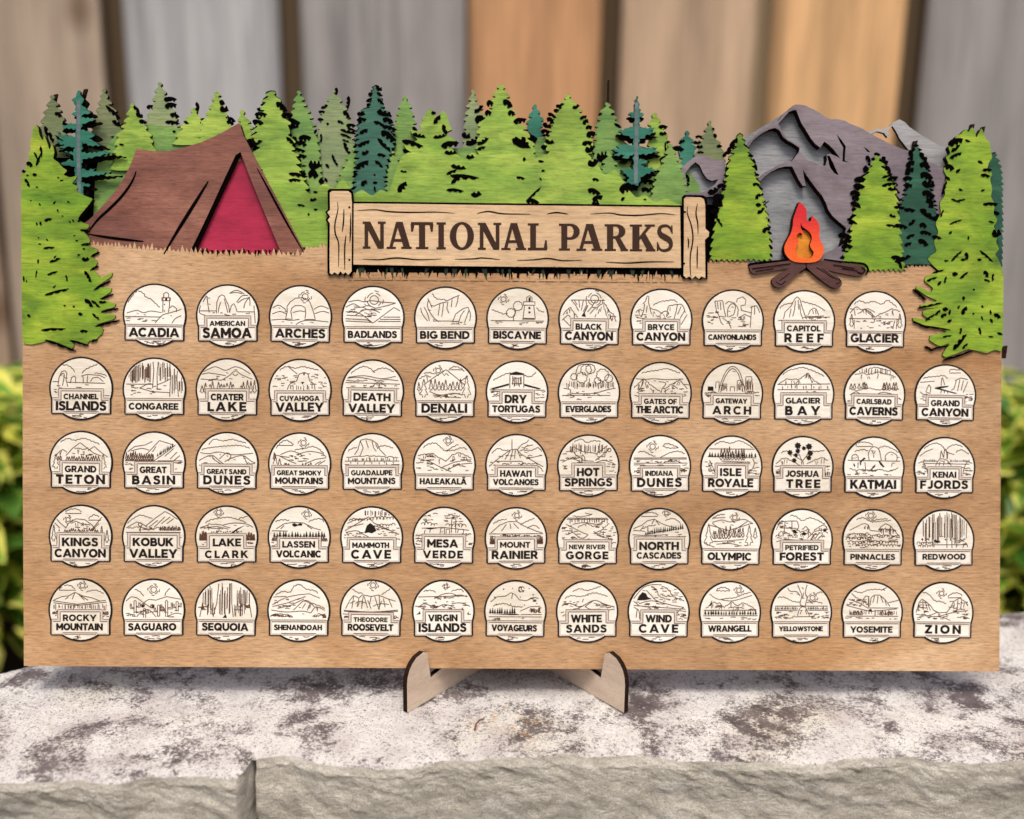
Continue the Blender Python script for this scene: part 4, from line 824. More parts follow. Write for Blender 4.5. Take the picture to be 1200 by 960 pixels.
# column, row, window, centre in the window | writing: text,x0,x1,y0,y1 | engraved drawing | what the drawing shows
BADGES = r'''
1,0,212,205|ACADIA,75,345,273,322|c 62,135 95,88 120,72 150,88 160,105 190,118 225,150 240,165; s 55,195 110,180 150,192 190,182 250,190; p 45,215 250,215; h 60,240,225,245,6; p 258,190 258,105 295,105 295,165; p 252,105 300,105 300,122 252,122 252,105; p 262,102 262,82 276,74 290,82 290,102; f 270,104 282,104 282,122 270,122; f 264,140 270,140 270,147 264,147; f 264,176 270,176 270,184 264,184; p 290,188 292,165 312,150 335,165 335,185; s 215,250 255,205 300,190 362,170; s 310,250 330,222 362,205; h 150,270,350,370,4|a lighthouse on a headland under clouds
2,0,609,208|AMERICAN,512,703,235,262/SAMOA,475,738,272,327|p 545,195 548,130 560,100 575,88 590,95 600,120 615,150 620,190; s 570,130 560,160 555,190; s 590,110 600,150 610,190; p 620,190 630,150 645,138 655,160 662,185; p 450,180 545,180; p 665,185 760,185; s 470,130 490,95 495,130 505,190; s 455,150 450,190 480,205; s 620,80 660,62 705,85; s 620,80 660,75 690,82; s 660,130 690,95 725,92; s 700,165 710,130 735,100; s 735,150 735,120 728,100; s 665,135 700,112 735,105; h 460,760,190,212,5; p 758,150 765,250|sea stacks and palm fronds
3,0,1005,212|ARCHES,870,1140,278,327|p 920,228 930,185 928,155 945,130 975,108 1010,105 1045,112 1060,135 1075,175 1090,228 1030,228 1035,190 1030,160 1010,150 975,150 955,165 950,185 958,228 920,228; o 1030,98,26; s 848,165 880,150 915,170 925,185; s 845,200 890,185 925,200; s 960,190 1000,180 1030,185; s 1080,170 1120,150 1165,165; s 1085,195 1130,180 1168,190; s 840,235 900,230 950,235 1000,228; s 980,258 1010,240 1060,232 1165,240|a natural stone arch before the sun
4,0,201,216|BADLANDS,65,330,290,328|o 207,118,38; s 60,130 110,120 150,128 190,122 240,128 330,135; s 45,160 90,140 130,160 170,150 215,165; s 215,165 280,150 330,135; s 90,165 140,160 180,175 250,170; s 45,185 110,190 150,210; s 100,205 150,175 200,175 240,190; p 165,230 200,250 320,160 355,180; p 50,205 150,210 200,250; p 45,225 170,232; p 45,238 190,245; p 260,215 355,215; p 240,228 358,228; p 230,240 358,240; h 60,110,170,190,4; h 150,220,185,215,5; f 130,372 200,377 270,372 200,384|a half sun setting over striped hills
5,0,592,222|BIG BEND,453,723,293,335|p 490,110 500,130 510,150 515,165; c 515,85 540,115 580,120 600,125; p 600,125 640,105 672,92; p 505,150 525,155 560,140 600,130; p 560,140 555,175 550,210; p 580,140 575,190 570,215; p 605,130 600,170 612,195; p 630,115 625,160; p 665,95 660,130 650,160; s 495,120 490,160 520,215 555,245; s 450,165 460,200 490,240; s 470,160 490,200 500,240; p 635,240 650,200 690,170 720,160; s 720,160 735,200 730,240; s 665,255 680,210 700,180; s 700,250 715,210 725,180; p 520,240 635,240; h 560,720,240,262,4|steep canyon walls over a river
6,0,979,227|BISCAYNE,847,1107,295,337|o 897,118,22; c 830,180 870,195 900,205 920,200; c 1085,165 1105,185 1130,190; p 1010,225 1018,150 1070,150 1080,225 1010,225; p 1012,130 1077,130 1077,150 1012,150 1012,130; p 1030,128 1030,105 1045,95 1060,105 1060,128; f 1040,160 1052,160 1052,172 1040,172; f 1040,185 1052,185 1052,197 1040,197; f 1040,105 1052,105 1052,128 1040,128; B 940,195,25; B 980,155,26; p 955,240 955,215 970,180; p 1005,230 1080,230; p 825,240 1130,240; h 840,1120,245,262,6|a small lighthouse beside two round trees
7,0,213,231|BLACK,137,280,255,288/CANYON,80,342,298,345|p 105,122 300,122; o 240,115,35; p 105,122 130,150 150,185; p 125,125 140,150; p 150,125 155,165; p 175,125 165,180; p 190,125 195,150 175,190; f 165,215 180,190 200,150 205,152 185,195 192,218; p 200,190 225,160 245,125; p 215,200 240,170; d 240,170 270,150 295,135 310,160 330,190 350,200 365,240; d 60,210 80,180 100,165 120,190 145,220; s 55,240 90,210 110,240; p 60,230 100,270; p 250,200 240,230; p 270,170 260,200; p 330,200 340,240; p 300,170 310,210; s 310,260 335,215 365,215|a deep gorge with a dark river and rising sun
8,0,597,232|BRYCE,523,667,255,287/CANYON,462,728,300,345|p 490,140 505,125 515,95 525,100 522,130 530,160 540,200; p 500,140 495,180 480,215; p 515,150 510,190; c 550,150 590,130 630,125 665,120 690,135; d 530,165 560,175 600,190 630,180 640,150 700,140; p 630,180 640,195 625,215; s 700,140 720,150 735,190; p 690,140 680,190 670,225; p 710,155 690,200; p 730,180 700,230; p 745,200 710,260; d 450,190 470,170 490,180; p 455,220 500,225; h 450,510,195,265,8; h 550,650,195,230,5|a thin rock spire beside cliffs
9,0,985,235|CANYONLANDS,850,1113,310,340|p 880,125 925,120 935,180 945,215 905,210 890,180 880,125; p 895,130 900,170; p 912,130 915,175; p 940,140 960,125 995,135 1000,160 990,200 960,215; s 955,215 955,170 975,140 1000,145 1015,170 1010,210; p 1005,130 1010,110 1040,98 1060,115 1055,145 1030,150 1035,180; p 1030,175 1090,190; d 1020,215 1050,200 1090,215; p 905,210 915,245 930,260; p 925,220 960,245 975,280; p 835,215 900,215; p 1095,150 1090,200 1085,275; p 1110,150 1110,200; s 1085,160 1120,150 1140,190; h 840,900,180,270,8; h 960,1080,215,270,9|mesa towers round a small rock window
10,0,217,237|CAPITOL,122,307,260,292/REEF,108,325,303,352|p 95,235 105,185 140,150 160,110 175,97 190,110 205,160 225,215 235,235; p 165,120 160,170 150,210; p 180,115 185,170; p 190,140 195,190 210,225; p 140,165 130,215; c 75,165 100,145 150,135; c 200,125 240,135 290,150 340,180; p 240,200 250,175 270,160 285,165 300,200; p 265,170 270,195; p 280,170 285,195; s 225,205 260,210 330,205; p 210,215 365,212; h 240,350,215,235,4; p 65,235 95,232|one tall tapering rock dome
11,0,603,240|GLACIER,468,732,305,352|c 480,140 510,122 550,135 590,125 640,140 670,118 700,135 725,155; s 455,190 490,155 520,170 560,165 600,185; d 500,195 540,165 580,190 600,215 630,195 670,180 700,165 745,180; p 540,170 595,215; p 450,222 755,222; p 455,165 480,170 485,205; h 500,710,230,280,12; T 465,270,70,26; T 745,275,80,28; p 480,230 480,280; p 715,230 705,280; p 730,220 725,280|a wide mountain lake between firs
0,1,225,210|CHANNEL,132,318,238,268/ISLANDS,90,360,278,328|p 95,200 100,150 115,115 135,110 145,125 140,160 150,200; s 110,140 120,125 130,135 120,195; p 165,180 170,150 185,138 195,150 193,180; c 110,85 140,80 170,95 190,120; c 230,125 250,105 290,85 330,70; p 225,140 260,130 330,135 360,150; p 235,135 238,180; p 262,135 258,180; p 278,170 290,150 320,145 350,170; p 65,172 100,172; p 145,175 360,180; c 300,125 340,130 370,140; h 65,370,185,240,9; p 330,250 385,250|sea arches standing in the water
1,1,629,212,5|CONGAREE,493,758,287,323|v 486,611,57,182,22; v 651,716,57,167,10; p 471,185 611,185; p 619,207 626,107 621,57; p 646,212 644,127 651,57; s 546,207 596,182 621,187; s 646,187 696,167 716,152; p 546,207 616,227 716,232; p 716,257 721,127 716,67; p 766,257 756,147 761,87; h 476,716,192,247,10; v 726,756,87,247,4; v 766,791,127,247,4|tall bare trunks over a swamp
2,1,1023,216,5|CRATER,934,1111,238,274/LAKE,917,1126,282,333|s 884,116 924,96 954,86 974,91 1014,106 1064,86 1104,96 1154,126; p 869,131 914,121 954,126 1014,136; s 994,161 1034,136 1069,109 1104,131 1164,156; h 894,1014,136,166,4; p 864,156 994,162; t 869,954,236,60,4; t 964,1064,216,40,6; t 1089,1184,236,65,5; s 1054,126 1069,136 1084,126|a cone island in a lake behind firs
3,1,1005,612,1|CUYAHOGA,895,1110,642,670/VALLEY,873,1132,678,728|c 890,500 930,480 980,490 1020,480 1060,490 1110,500; p 940,480 990,520; h 850,990,520,600,10; h 1050,1165,510,600,9; p 985,560 1000,520 1030,510 1050,520 1060,560; s 985,560 945,580 930,620; s 1060,560 1085,580 1090,620; v 950,1080,580,620,9; f 1010,565 1030,565 1018,580; f 1020,515 1035,515 1028,530|a waterfall spilling over a ledge
4,1,200,615,2|DEATH,97,298,627,670/VALLEY,70,323,685,733|c 75,520 110,495 150,480 190,495 210,515; c 200,510 240,490 280,490 320,510; s 55,545 110,540 160,545 220,555; s 60,540 150,530 250,545 330,530; p 45,570 355,575; s 195,595 220,570 245,565 275,590; p 240,570 235,595; c 50,560 100,565 160,560; s 210,560 280,550 345,555; p 50,600 350,600; h 50,340,580,640,12|low dunes and a lone boulder under big clouds
5,1,589,619,2|DENALI,462,710,685,735|o 550,500,20; p 470,580 540,530 595,495 640,530 700,580; p 575,515 585,530 595,515 610,530; c 610,500 640,480 680,490 700,510; p 620,495 690,495; p 680,560 720,530; d 440,550 480,525 510,540; t 500,690,615,60,9; T 468,655,100,46; T 712,655,120,50; s 500,620 560,640 640,630 690,640; s 520,640 600,650 680,655; T 440,620,50,18; p 440,625 450,640; h 510,680,620,655,6; c 470,520 500,515 530,525|a snowy peak behind a row of firs
6,1,977,619,2|DRY,910,1030,635,680/TORTUGAS,843,1103,692,730|c 840,555 870,540 910,520 940,515; c 1015,525 1050,535 1085,510; p 935,600 935,515 970,505 1015,515 1015,595; p 935,520 1015,520; f 938,512 970,502 1012,512 1012,520 938,520; p 955,560 955,540 995,540 995,560; v 945,1010,525,590,6; p 945,570 1005,570; p 960,590 960,570; p 990,590 990,570; f 825,600 930,570 930,582 840,606; f 1018,572 1115,598 1100,604 1018,584; p 820,608 1135,608; h 830,900,615,660,7; h 1050,1130,615,660,7|a brick sea fort on the water
7,1,207,625,3|EVERGLADES,80,328,697,732|B 190,495,30; B 215,490,26; B 165,540,30; B 120,535,18; B 285,525,34; B 255,558,18; B 320,545,22; s 130,520 150,470 215,462; v 75,355,560,605,30; s 60,600 100,610 110,630 230,630 310,610 360,600; p 52,642 330,642; h 60,360,615,665,9; p 210,545 205,600; p 285,560 280,600|round mangrove crowns above a swamp
8,1,591,627,3|GATES OF,500,680,658,687/THE ARCTIC,457,717,697,737|c 480,515 530,505 570,500 620,490 660,500 700,515; s 440,545 500,550 550,545 620,550 720,545; d 435,600 465,570 490,545 520,570 560,600 590,620; p 490,545 480,590 460,620; p 500,565 510,600; s 580,560 620,570 600,600; d 620,600 660,570 700,550 745,600; p 660,580 690,600; p 640,600 610,620; p 590,635 600,600 615,600 620,640; p 440,640 480,655; p 690,650 740,640; h 440,500,600,650,5; h 650,740,570,640,7; p 530,600 550,620|two steep peaks with a stream between
9,1,977,629,3|GATEWAY,887,1060,655,683/ARCH,870,1083,697,742|s 895,640 910,570 940,500 977,472 1015,500 1040,570 1055,635; s 908,640 920,570 948,510 977,485 1007,510 1028,570 1042,635; p 1050,615 1055,530 1088,530 1095,615; v 1058,1085,535,615,5; p 1005,615 1005,555 1025,550 1040,580; v 1010,1035,560,615,4; f 835,590 868,590 868,615 835,615; p 880,600 882,565 900,562 900,610; p 918,615 920,575 945,575 945,615; v 925,940,580,612,3; p 965,615 965,590 990,590 990,615; p 1095,575 1095,615 1060,615; b 820,890,628,8; b 1050,1130,625,8; h 830,880,640,660,3; p 820,638 1135,638|a tall arch over a city skyline
10,1,211,631,4|GLACIER,113,303,650,682/BAY,110,303,695,745|c 90,520 130,495 160,490 200,480 240,490 290,510 330,530; d 65,575 110,545 150,545 190,545 235,508 265,545 310,575; p 235,508 220,540; p 240,520 260,560; p 185,550 165,570; p 60,575 365,572; v 75,355,575,605,12; p 60,605 365,605; h 80,340,615,650,6|an ice wall below a pointed peak
11,1,599,635,4|CARLSBAD,500,693,658,687/CAVERNS,462,728,702,747|v 500,710,480,520,14; d 480,520 520,510 560,520 620,505 690,520 720,530; c 560,490 600,480 650,490 690,500; t 450,560,605,40,5; t 640,735,610,45,5; T 540,605,40,20; T 655,605,35,18; c 450,605 500,615 560,600 620,610 700,600 740,605; s 455,640 490,620 520,635; s 600,640 650,620 740,640; h 450,490,640,680,3; h 700,745,640,680,3|a cave of hanging and standing dripstones
12,1,677,261,9|GRAND,582,772,293,332/CANYON,522,830,345,398|c 700,100 720,85 760,90 800,85; p 700,108 780,105; c 520,150 570,140 620,135 660,130 690,150; p 500,175 600,165; p 650,140 645,195; p 655,140 670,190; p 740,160 780,140 830,150; p 750,160 735,215 715,225; p 775,150 760,230; p 800,155 785,225; p 830,165 800,240; f 600,210 640,200 700,195 690,205 640,215 760,245 745,250 640,225 605,218; p 640,260 650,225; p 670,262 668,232; p 700,262 690,235; p 560,190 540,240 570,250 575,210 560,190; s 500,240 530,260 570,265; h 500,560,250,300,5; h 790,860,240,310,7; p 780,280 860,270|a dark winding river between mesas
0,2,225,612,5|GRAND,140,308,630,665/TETON,93,355,678,728|c 110,500 150,480 190,490 240,478 290,495 330,510; d 75,575 120,540 145,555; p 140,575 180,530 220,500 260,530 300,560 340,575; d 190,535 215,530 240,540 265,530; p 265,545 300,520 340,555 375,580; t 140,330,605,30,14; T 85,650,80,40; T 350,650,80,40; t 95,120,600,30,2; p 130,605 315,605; h 170,290,560,580,3|a broad snowcapped peak above a pine row
1,2,629,612,5|GREAT,553,697,632,667/BASIN,512,743,680,728|p 480,550 520,520 580,510 620,490; s 500,545 560,530 600,540; p 590,560 660,485 740,510; p 630,600 700,550 750,510; t 470,630,598,45,16; k 645,740,580,30,9,-60; p 465,600 630,600; p 650,600 790,600; p 690,575 740,530; p 720,590 760,550; p 740,600 775,570; h 470,540,610,650,6; h 730,780,605,650,4; p 640,520 620,550|a slope lined with dark pines beside a lake
2,2,1023,614,5|GREAT SAND,915,1128,645,672/DUNES,897,1150,680,728|c 920,510 950,480 1000,490 1050,480 1090,490 1130,500; c 880,540 920,530 1000,520 1100,515 1150,530; s 870,555 920,560 980,550 1060,565 1170,555; s 865,600 900,580 940,570 980,600 1020,630; p 940,570 945,590 1000,625; s 980,590 1020,555 1045,570 1030,600; s 1010,605 1060,580 1115,570 1160,600 1185,610; p 1115,570 1130,600 1145,625; s 865,625 900,630 930,620; h 880,1170,610,660,5|sand dunes with curling crests
3,2,219,201,6|GREAT SMOKY,97,337,237,263/MOUNTAINS,88,347,275,310|c 85,115 110,85 140,70 170,85 185,95; p 90,97 180,97; o 240,82,22; c 190,125 250,115 290,105 330,120 355,145; s 70,150 120,160 160,165; s 110,150 170,128 230,150; s 200,150 270,130 340,140 370,160; s 100,155 160,185 200,200; p 250,200 310,175 370,165; p 290,215 340,185; p 310,215 365,180; T 80,210,60,24; T 105,215,40,20; T 75,180,40,15; h 160,260,150,190,10; t 130,160,215,20,3; t 230,290,215,20,4|misty ridges under a high sun
4,2,611,203,6|GUADALUPE,497,720,235,263/MOUNTAINS,480,737,276,310|p 510,150 530,120 545,65 575,58 610,65 640,85 655,120 690,155; p 545,70 560,110 540,160; p 575,65 590,110; p 610,70 620,110 635,130; p 630,85 645,115; c 475,130 500,115 525,110; c 650,105 690,100 730,115; d 465,165 520,160 600,155 680,160 760,165; p 455,185 765,185; v 470,755,165,185,16; p 490,190 480,235; p 530,190 525,215; p 570,190 560,215; p 610,190 605,215; p 650,190 655,215; p 690,190 700,225; p 730,190 745,235; p 455,205 480,205; p 720,205 768,205|one blunt tall cliff above a banded slope
5,2,1001,205,6|HALEAKALĀ,868,1122,270,312|o 1022,68,20; c 880,110 910,90 950,85 975,105 1010,130 1040,110 1080,90; c 1010,125 1050,125 1100,110 1130,120; d 850,155 890,145 930,140 970,165 1010,185; d 1010,185 1050,145 1085,135 1120,150 1155,165; s 850,170 920,190 980,220 1040,245; s 980,225 1060,190 1155,175; s 1010,240 1080,205 1160,195; h 850,960,170,240,10; h 890,940,145,165,3; h 1020,1150,160,240,9|two cinder hills under the sun
6,2,187,207,7|HAWAIʻI,98,270,235,270/VOLCANOES,60,308,282,315|p 30,215 70,180 110,150 150,120 185,115 215,145 250,165 340,215; p 160,115 160,60; s 190,120 215,90 245,75 255,60; s 205,125 230,115 240,100 280,90; c 45,140 80,115 110,125 140,125; c 230,125 270,125 310,110 330,130; p 150,125 120,175; p 165,120 150,180; p 180,120 175,170; p 195,130 210,165; p 60,185 210,185; d 210,185 240,200 300,195 340,240; f 205,205 225,192 230,198 212,210; h 50,330,150,160,4; h 40,330,190,260,14; p 240,170 330,150|a smoking volcano cone
7,2,570,210,7|HOT,507,630,222,267/SPRINGS,440,700,278,322|c 490,75 530,60 560,80 600,70 640,75; v 460,680,80,145,22; p 480,100 540,130 620,140 680,95; p 440,130 480,125 500,150 540,175; s 690,115 650,150 610,180; p 530,190 535,145 548,160 552,190; h 415,530,140,250,18; h 600,725,130,250,18; s 420,190 470,170 520,185; s 610,195 660,180 720,200; p 530,180 600,185; B 690,120,10|a rocky pool below tall trunks
8,2,956,212,7|INDIANA,875,1027,237,265/DUNES,830,1075,277,325|o 913,100,24; c 975,95 995,85 1030,95 1060,110 1000,110 970,98; c 830,135 860,130 900,150 930,160; c 960,165 1010,140 1060,130 1100,145; p 805,165 1110,165; p 805,172 1110,172; p 805,195 1115,195; h 810,1100,178,190,10; s 805,205 860,205 900,215 960,205 1020,215 1110,205; b 810,860,245,4; b 1055,1110,245,4; h 810,860,220,250,6; h 1060,1110,215,250,6|sun and cloud over a flat lake shore
9,2,188,216,8|ISLE,125,243,225,268/ROYALE,60,308,282,328|c 90,95 130,75 180,85 230,70 280,90 310,110; p 50,115 330,115; p 50,160 330,165; k 55,330,162,32,18; t 120,270,180,70,9; p 130,185 270,190; s 60,180 80,220 90,250; s 310,170 320,200 300,245; h 40,120,190,260,10; h 260,340,190,260,10; p 140,195 250,195|a dense dark tree line across water
10,2,575,218,8|JOSHUA,480,665,237,272/TREE,485,673,285,332|p 565,215 570,180 555,150 545,130; p 580,215 575,180 600,150 610,120; p 570,180 535,160 515,145; p 590,160 615,160; F 545,95,18; F 610,100,18; F 500,135,15; F 545,125,14; F 618,138,16; F 525,180,13; F 610,165,14; F 580,110,12; F 535,150,12; c 450,140 480,130 510,160; c 620,130 660,130 700,125; d 420,200 450,175 480,165 520,190 560,210; d 600,200 650,175 690,160 720,180; p 415,215 560,212; p 590,212 735,212; v 420,455,235,265,10; v 695,735,240,270,10; h 420,730,215,240,8|a branching yucca tree with dark tufts
11,2,962,220,8|KATMAI,833,1087,287,337|c 855,95 880,78 930,80 955,95; p 860,100 955,98; c 850,130 900,120 930,130; c 990,110 1030,100 1080,120 1110,140; s 935,180 930,140 945,110 965,100 990,115 1000,150 1005,180; s 950,125 960,140 970,125; p 960,145 962,165; s 1030,180 1030,150 1060,130 1095,150 1095,180; s 835,180 835,155 855,145 870,160 872,180; p 810,180 1115,183; f 880,185 905,162 915,168 895,185 880,200; f 985,178 1000,185 1025,215 1018,220 1000,205; f 945,230 960,210 972,202 968,218 950,232; f 845,195 855,210 850,220 842,205; p 870,190 870,225; p 910,190 915,235; s 1065,215 1070,195 1085,195; c 820,230 860,240 900,235 950,245 1000,235 1050,245 1105,225; h 815,1110,230,265,10; p 940,240 1000,230; f 882,188 890,200 885,210 880,200|bears above leaping black fish
12,2,673,731,9|KENAI,595,750,755,795/FJORDS,513,828,812,867|c 530,600 570,575 620,565 660,590 680,620; c 690,600 720,580 760,575 800,590; p 500,650 540,620 590,600; p 680,620 740,640; c 750,625 790,610 840,640; p 640,670 648,610 658,640 665,660; p 665,660 672,600 685,605 690,670; p 690,670 695,620; k 520,620,690,20,12; k 710,845,690,20,14; p 525,700 845,705; s 610,715 640,670 690,680 720,715; p 640,690 635,715; p 670,680 665,715; s 490,700 520,690 545,730 555,770; s 865,700 830,690 810,730 800,765; h 490,560,720,780,6; h 790,860,720,780,7|jagged sea spires in a fjord
0,3,226,204,11|KINGS,127,320,212,258/CANYON,88,362,272,318|c 140,68 165,55 200,52 230,68; p 140,75 230,75; c 270,105 300,85 330,95; p 270,112 340,112; o 155,110,18; p 140,160 160,130 200,105 250,110 290,140 310,165; p 85,100 110,130 140,155; p 80,130 110,160; p 345,95 310,140 280,175; p 330,130 290,170; d 170,130 200,120 230,130; t 130,330,190,30,16; T 75,235,90,28; T 105,240,70,26; T 345,240,90,28; T 375,240,70,24; h 180,280,130,160,5|a round peak framed by canyon slopes and firs
1,3,627,203,11|KOBUK,515,733,210,255/VALLEY,497,755,270,318|c 480,130 510,105 550,85 590,95 620,105; p 480,150 530,120 560,130 590,150; p 580,145 640,95 690,60 720,75 770,110; p 600,150 650,110; p 630,150 690,90; p 670,130 720,90; p 700,130 740,100; t 660,780,168,26,12; d 470,155 550,150 600,165 660,150; B 550,135,10; p 470,180 780,178; h 475,780,180,240,12; k 660,775,170,14,10; p 560,140 545,170; h 560,640,150,165,5|a steep ridge with pines above a river
2,3,1019,204,11|LAKE,945,1097,212,255/CLARK,903,1135,277,318|o 975,65,20; c 900,125 930,110 980,100 1030,95 1090,110 1130,125; c 1090,100 1120,95 1140,85; d 870,155 920,130 980,135 1040,150; s 890,155 960,145 1030,160; s 1000,135 1060,125 1130,130 1170,150; f 1045,180 1080,155 1130,135 1080,165 1060,182; t 865,920,220,45,8; t 1110,1180,220,40,10; t 930,1110,195,25,14; p 870,150 1000,158; t 865,920,225,18,8; t 1115,1180,225,18,9; h 870,920,230,245,2; h 1130,1170,230,245,2|layered hills with a dark ravine behind pines
3,3,216,597,6|LASSEN,125,302,618,653/VOLCANIC,92,335,668,706|o 258,465,20; c 80,510 120,500 160,505; c 270,510 310,495 340,495 355,510; p 85,550 130,520 180,512 240,515 300,545 340,555; f 175,520 190,516 205,524 220,516 235,520 230,532 210,530 190,538 178,532; p 60,560 150,562; k 65,370,598,36,18; p 130,530 110,550; p 260,530 290,550; t 60,115,620,25,6; t 320,375,620,25,6; h 60,110,625,645,2|a flat volcano with a dark crater patch
4,3,608,599,6|MAMMOTH,503,703,625,655/CAVE,497,713,665,713|v 560,720,440,480,14; b 480,600,500,7; b 600,750,490,8; p 455,560 540,510 590,480 620,515 760,580; f 565,575 580,530 600,515 625,535 635,560 610,575 590,570; p 470,540 560,520; s 460,570 520,560 560,580 600,600; h 455,560,570,600,8; h 640,760,540,620,10; p 620,530 720,560; c 470,520 520,500 560,500; p 450,600 500,610; b 640,740,530,6|a dark cave mouth in a bank
5,3,998,600,6|MESA,907,1075,607,652/VERDE,885,1103,668,710|h 880,1110,460,510,16; b 870,960,525,5; p 870,545 1000,540 1140,555; p 1040,570 1042,490 1065,490 1065,570; f 880,545 920,540 960,545 920,552; p 975,575 980,545 1000,540 1000,575; p 1010,575 1010,550 1030,550 1030,575; f 985,560 990,560 990,570 985,570; p 1075,570 1080,550 1110,550 1110,580; p 920,550 915,580; p 890,555 885,575; f 1095,590 1120,590 1118,602 1098,605; b 840,890,590,5; b 1100,1150,580,5; b 845,890,625,4; h 840,890,600,640,6; h 1110,1155,600,640,5; p 1050,510 1055,510; b 1010,1120,530,6|cliff dwellings with a square tower
6,3,184,601,7|MOUNT,97,262,620,652/RAINIER,52,303,668,713|o 190,470,20; p 40,570 90,525 140,505 190,505 230,530 300,560 335,570; p 150,515 155,545; p 130,520 100,560; p 170,515 200,545; c 55,520 90,500 130,495; c 210,525 250,505 290,490; c 250,545 290,530 320,550; p 30,575 340,575; h 40,330,580,590,7; t 35,85,635,45,6; t 285,338,635,45,6; t 90,280,600,18,14; t 35,80,632,20,6; t 285,335,632,20,6|a flat topped snow mountain below the sun
7,3,567,603,7|NEW RIVER,465,663,635,660/GORGE,448,680,672,715|c 480,475 520,480 580,470 590,460; p 550,455 590,465; p 450,485 690,485; p 445,492 695,492; v 455,685,485,515,16; s 480,520 550,510 620,520 660,500; c 510,540 560,520 600,535 650,520; p 440,520 490,545 540,570; d 690,515 650,550 600,575; s 420,560 470,560 520,600; p 540,570 570,580 520,620; h 415,520,530,650,18; h 620,725,530,650,18; s 600,560 640,590 690,600; h 530,620,580,625,5|a long bridge above a gorge
8,3,950,605,7|NORTH,840,1057,620,665/CASCADES,826,1070,677,712|c 830,480 870,460 910,455 945,470; p 845,475 940,475; o 990,455,16; c 985,500 1030,490 1070,515; p 800,545 850,525 880,500 920,490 960,515 1000,530 1050,540; p 920,492 905,520; p 930,500 950,525; p 860,530 840,555; d 850,545 890,530 930,525; k 865,1090,585,34,18,-36; p 795,580 870,585 1000,580; h 800,1100,560,640,16; p 800,600 1105,590; p 800,555 860,560|a rugged peak with a sloping dark pine line
9,3,184,608,8|OLYMPIC,58,300,680,722|o 205,482,20; c 75,492 110,472 150,467; p 80,487 150,482; s 75,512 130,497 180,507 260,492 310,517; p 60,527 170,557 310,512; p 75,517 160,577; p 200,557 280,502; t 75,180,607,65,7; t 175,260,597,60,6; T 55,647,120,50; T 290,642,110,44; s 90,622 160,617 260,607; s 100,637 180,632 230,642; T 325,602,60,24; h 90,280,617,647,6; p 30,632 90,654|a fir lined valley with a rising sun
10,3,569,611,8|PETRIFIED,477,660,640,668/FOREST,447,690,680,725|c 500,473 530,478 570,503 610,488 650,498 700,523; p 420,553 440,508 500,503 540,503 550,533 540,558; p 440,543 500,543; p 470,508 465,573; p 510,503 510,553; d 500,548 530,543 560,568 600,553 620,578; p 570,553 590,533 610,553 605,578; f 505,558 525,551 545,571 530,578; f 560,578 580,565 600,575 585,588; d 415,593 450,563 490,573 520,598; p 600,603 640,563 690,553 720,573; p 620,608 650,573; p 640,613 670,568; f 690,553 705,543 712,558 695,568; p 660,608 690,578; h 420,500,503,553,8; h 420,720,573,633,22; d 640,558 670,533 700,523 720,553; p 420,623 470,608 580,618|tumbled stone logs and boulders
11,3,957,614,8|PINNACLES,833,1080,690,722|o 943,473,22; c 860,498 900,488 940,508 980,498 1040,493; c 950,513 1000,508 1060,503; p 820,558 860,538 890,523 910,518 930,528 940,558 990,563 1000,538 1030,518 1060,533 1090,568 1110,593; v 900,935,528,558,4; b 815,940,583,10; b 805,960,608,10; b 940,1110,593,12; b 820,1100,628,16; b 840,1090,648,14; h 810,1110,578,658,30; v 990,1080,533,583,8; b 990,1090,558,7; p 1010,543 1005,573|clustered knobbly rock pinnacles
12,3,668,268,10|REDWOOD,528,812,355,393|v 520,830,80,300,26; p 600,75 600,315; p 690,75 690,320; p 722,75 725,320; p 755,80 755,320; b 485,590,290,7; b 490,590,310,6; f 510,262 520,250 528,262 520,270; f 545,262 555,250 563,262; f 600,270 612,258 625,275 640,268 645,282 610,285; f 672,265 680,255 688,268; f 728,258 740,250 750,262; f 775,265 785,255 795,265; f 800,262 812,252 820,264; p 590,298 830,298; h 760,830,265,300,5; s 800,320 820,285 835,315; p 640,80 640,240; p 640,240 665,240|straight tall trunks over ferns
0,4,226,600,11|ROCKY,133,313,625,660/MOUNTAIN,98,347,672,710|c 105,490 130,465 170,465 195,485; p 110,488 200,488; o 238,462,20; p 75,545 120,525 160,520 195,500 240,520 290,530 340,550; c 260,500 310,490 360,510; p 195,502 180,540; p 210,505 250,545; p 230,520 270,545; p 160,525 140,540; p 70,548 210,568 370,545; p 75,560 210,575 375,555; v 75,375,565,605,28; t 70,125,625,20,6; t 330,385,625,20,6; h 70,125,625,645,3; h 330,385,625,645,3|a mountain above a long band of trunks
1,4,625,602,11|SAGUARO,490,748,672,712|o 627,485,24; c 520,485 550,500 570,525; c 720,480 700,500 690,525; p 470,550 500,525 530,530 570,560 600,540 640,545 700,525 780,540; C 700,640,90; C 522,620,70; C 655,635,60; C 575,645,50; C 760,610,55; s 530,640 560,610 600,600 640,640; B 565,575,10; B 620,580,10; f 558,572 570,568 575,582 562,588; f 615,575 627,572 630,586 617,590; B 675,595,12; b 475,520,635,4; h 480,780,600,645,8; s 700,640 750,620 785,625; p 570,560 615,590|armed cacti under a central sun
2,4,1019,602,11|SEQUOIA,890,1140,670,712|p 945,640 965,560 975,450; p 1060,640 1050,560 1048,445; v 975,1045,445,640,10; f 1000,645 1015,620 1025,645; v 885,940,460,600,7; v 1075,1150,460,600,10; p 870,640 885,560; p 1165,640 1150,560; v 905,960,560,640,6; v 1060,1130,560,640,7; h 870,940,570,600,6; h 1070,1170,570,600,6; p 925,445 930,600; p 1100,470 1100,600|one giant flared tree trunk
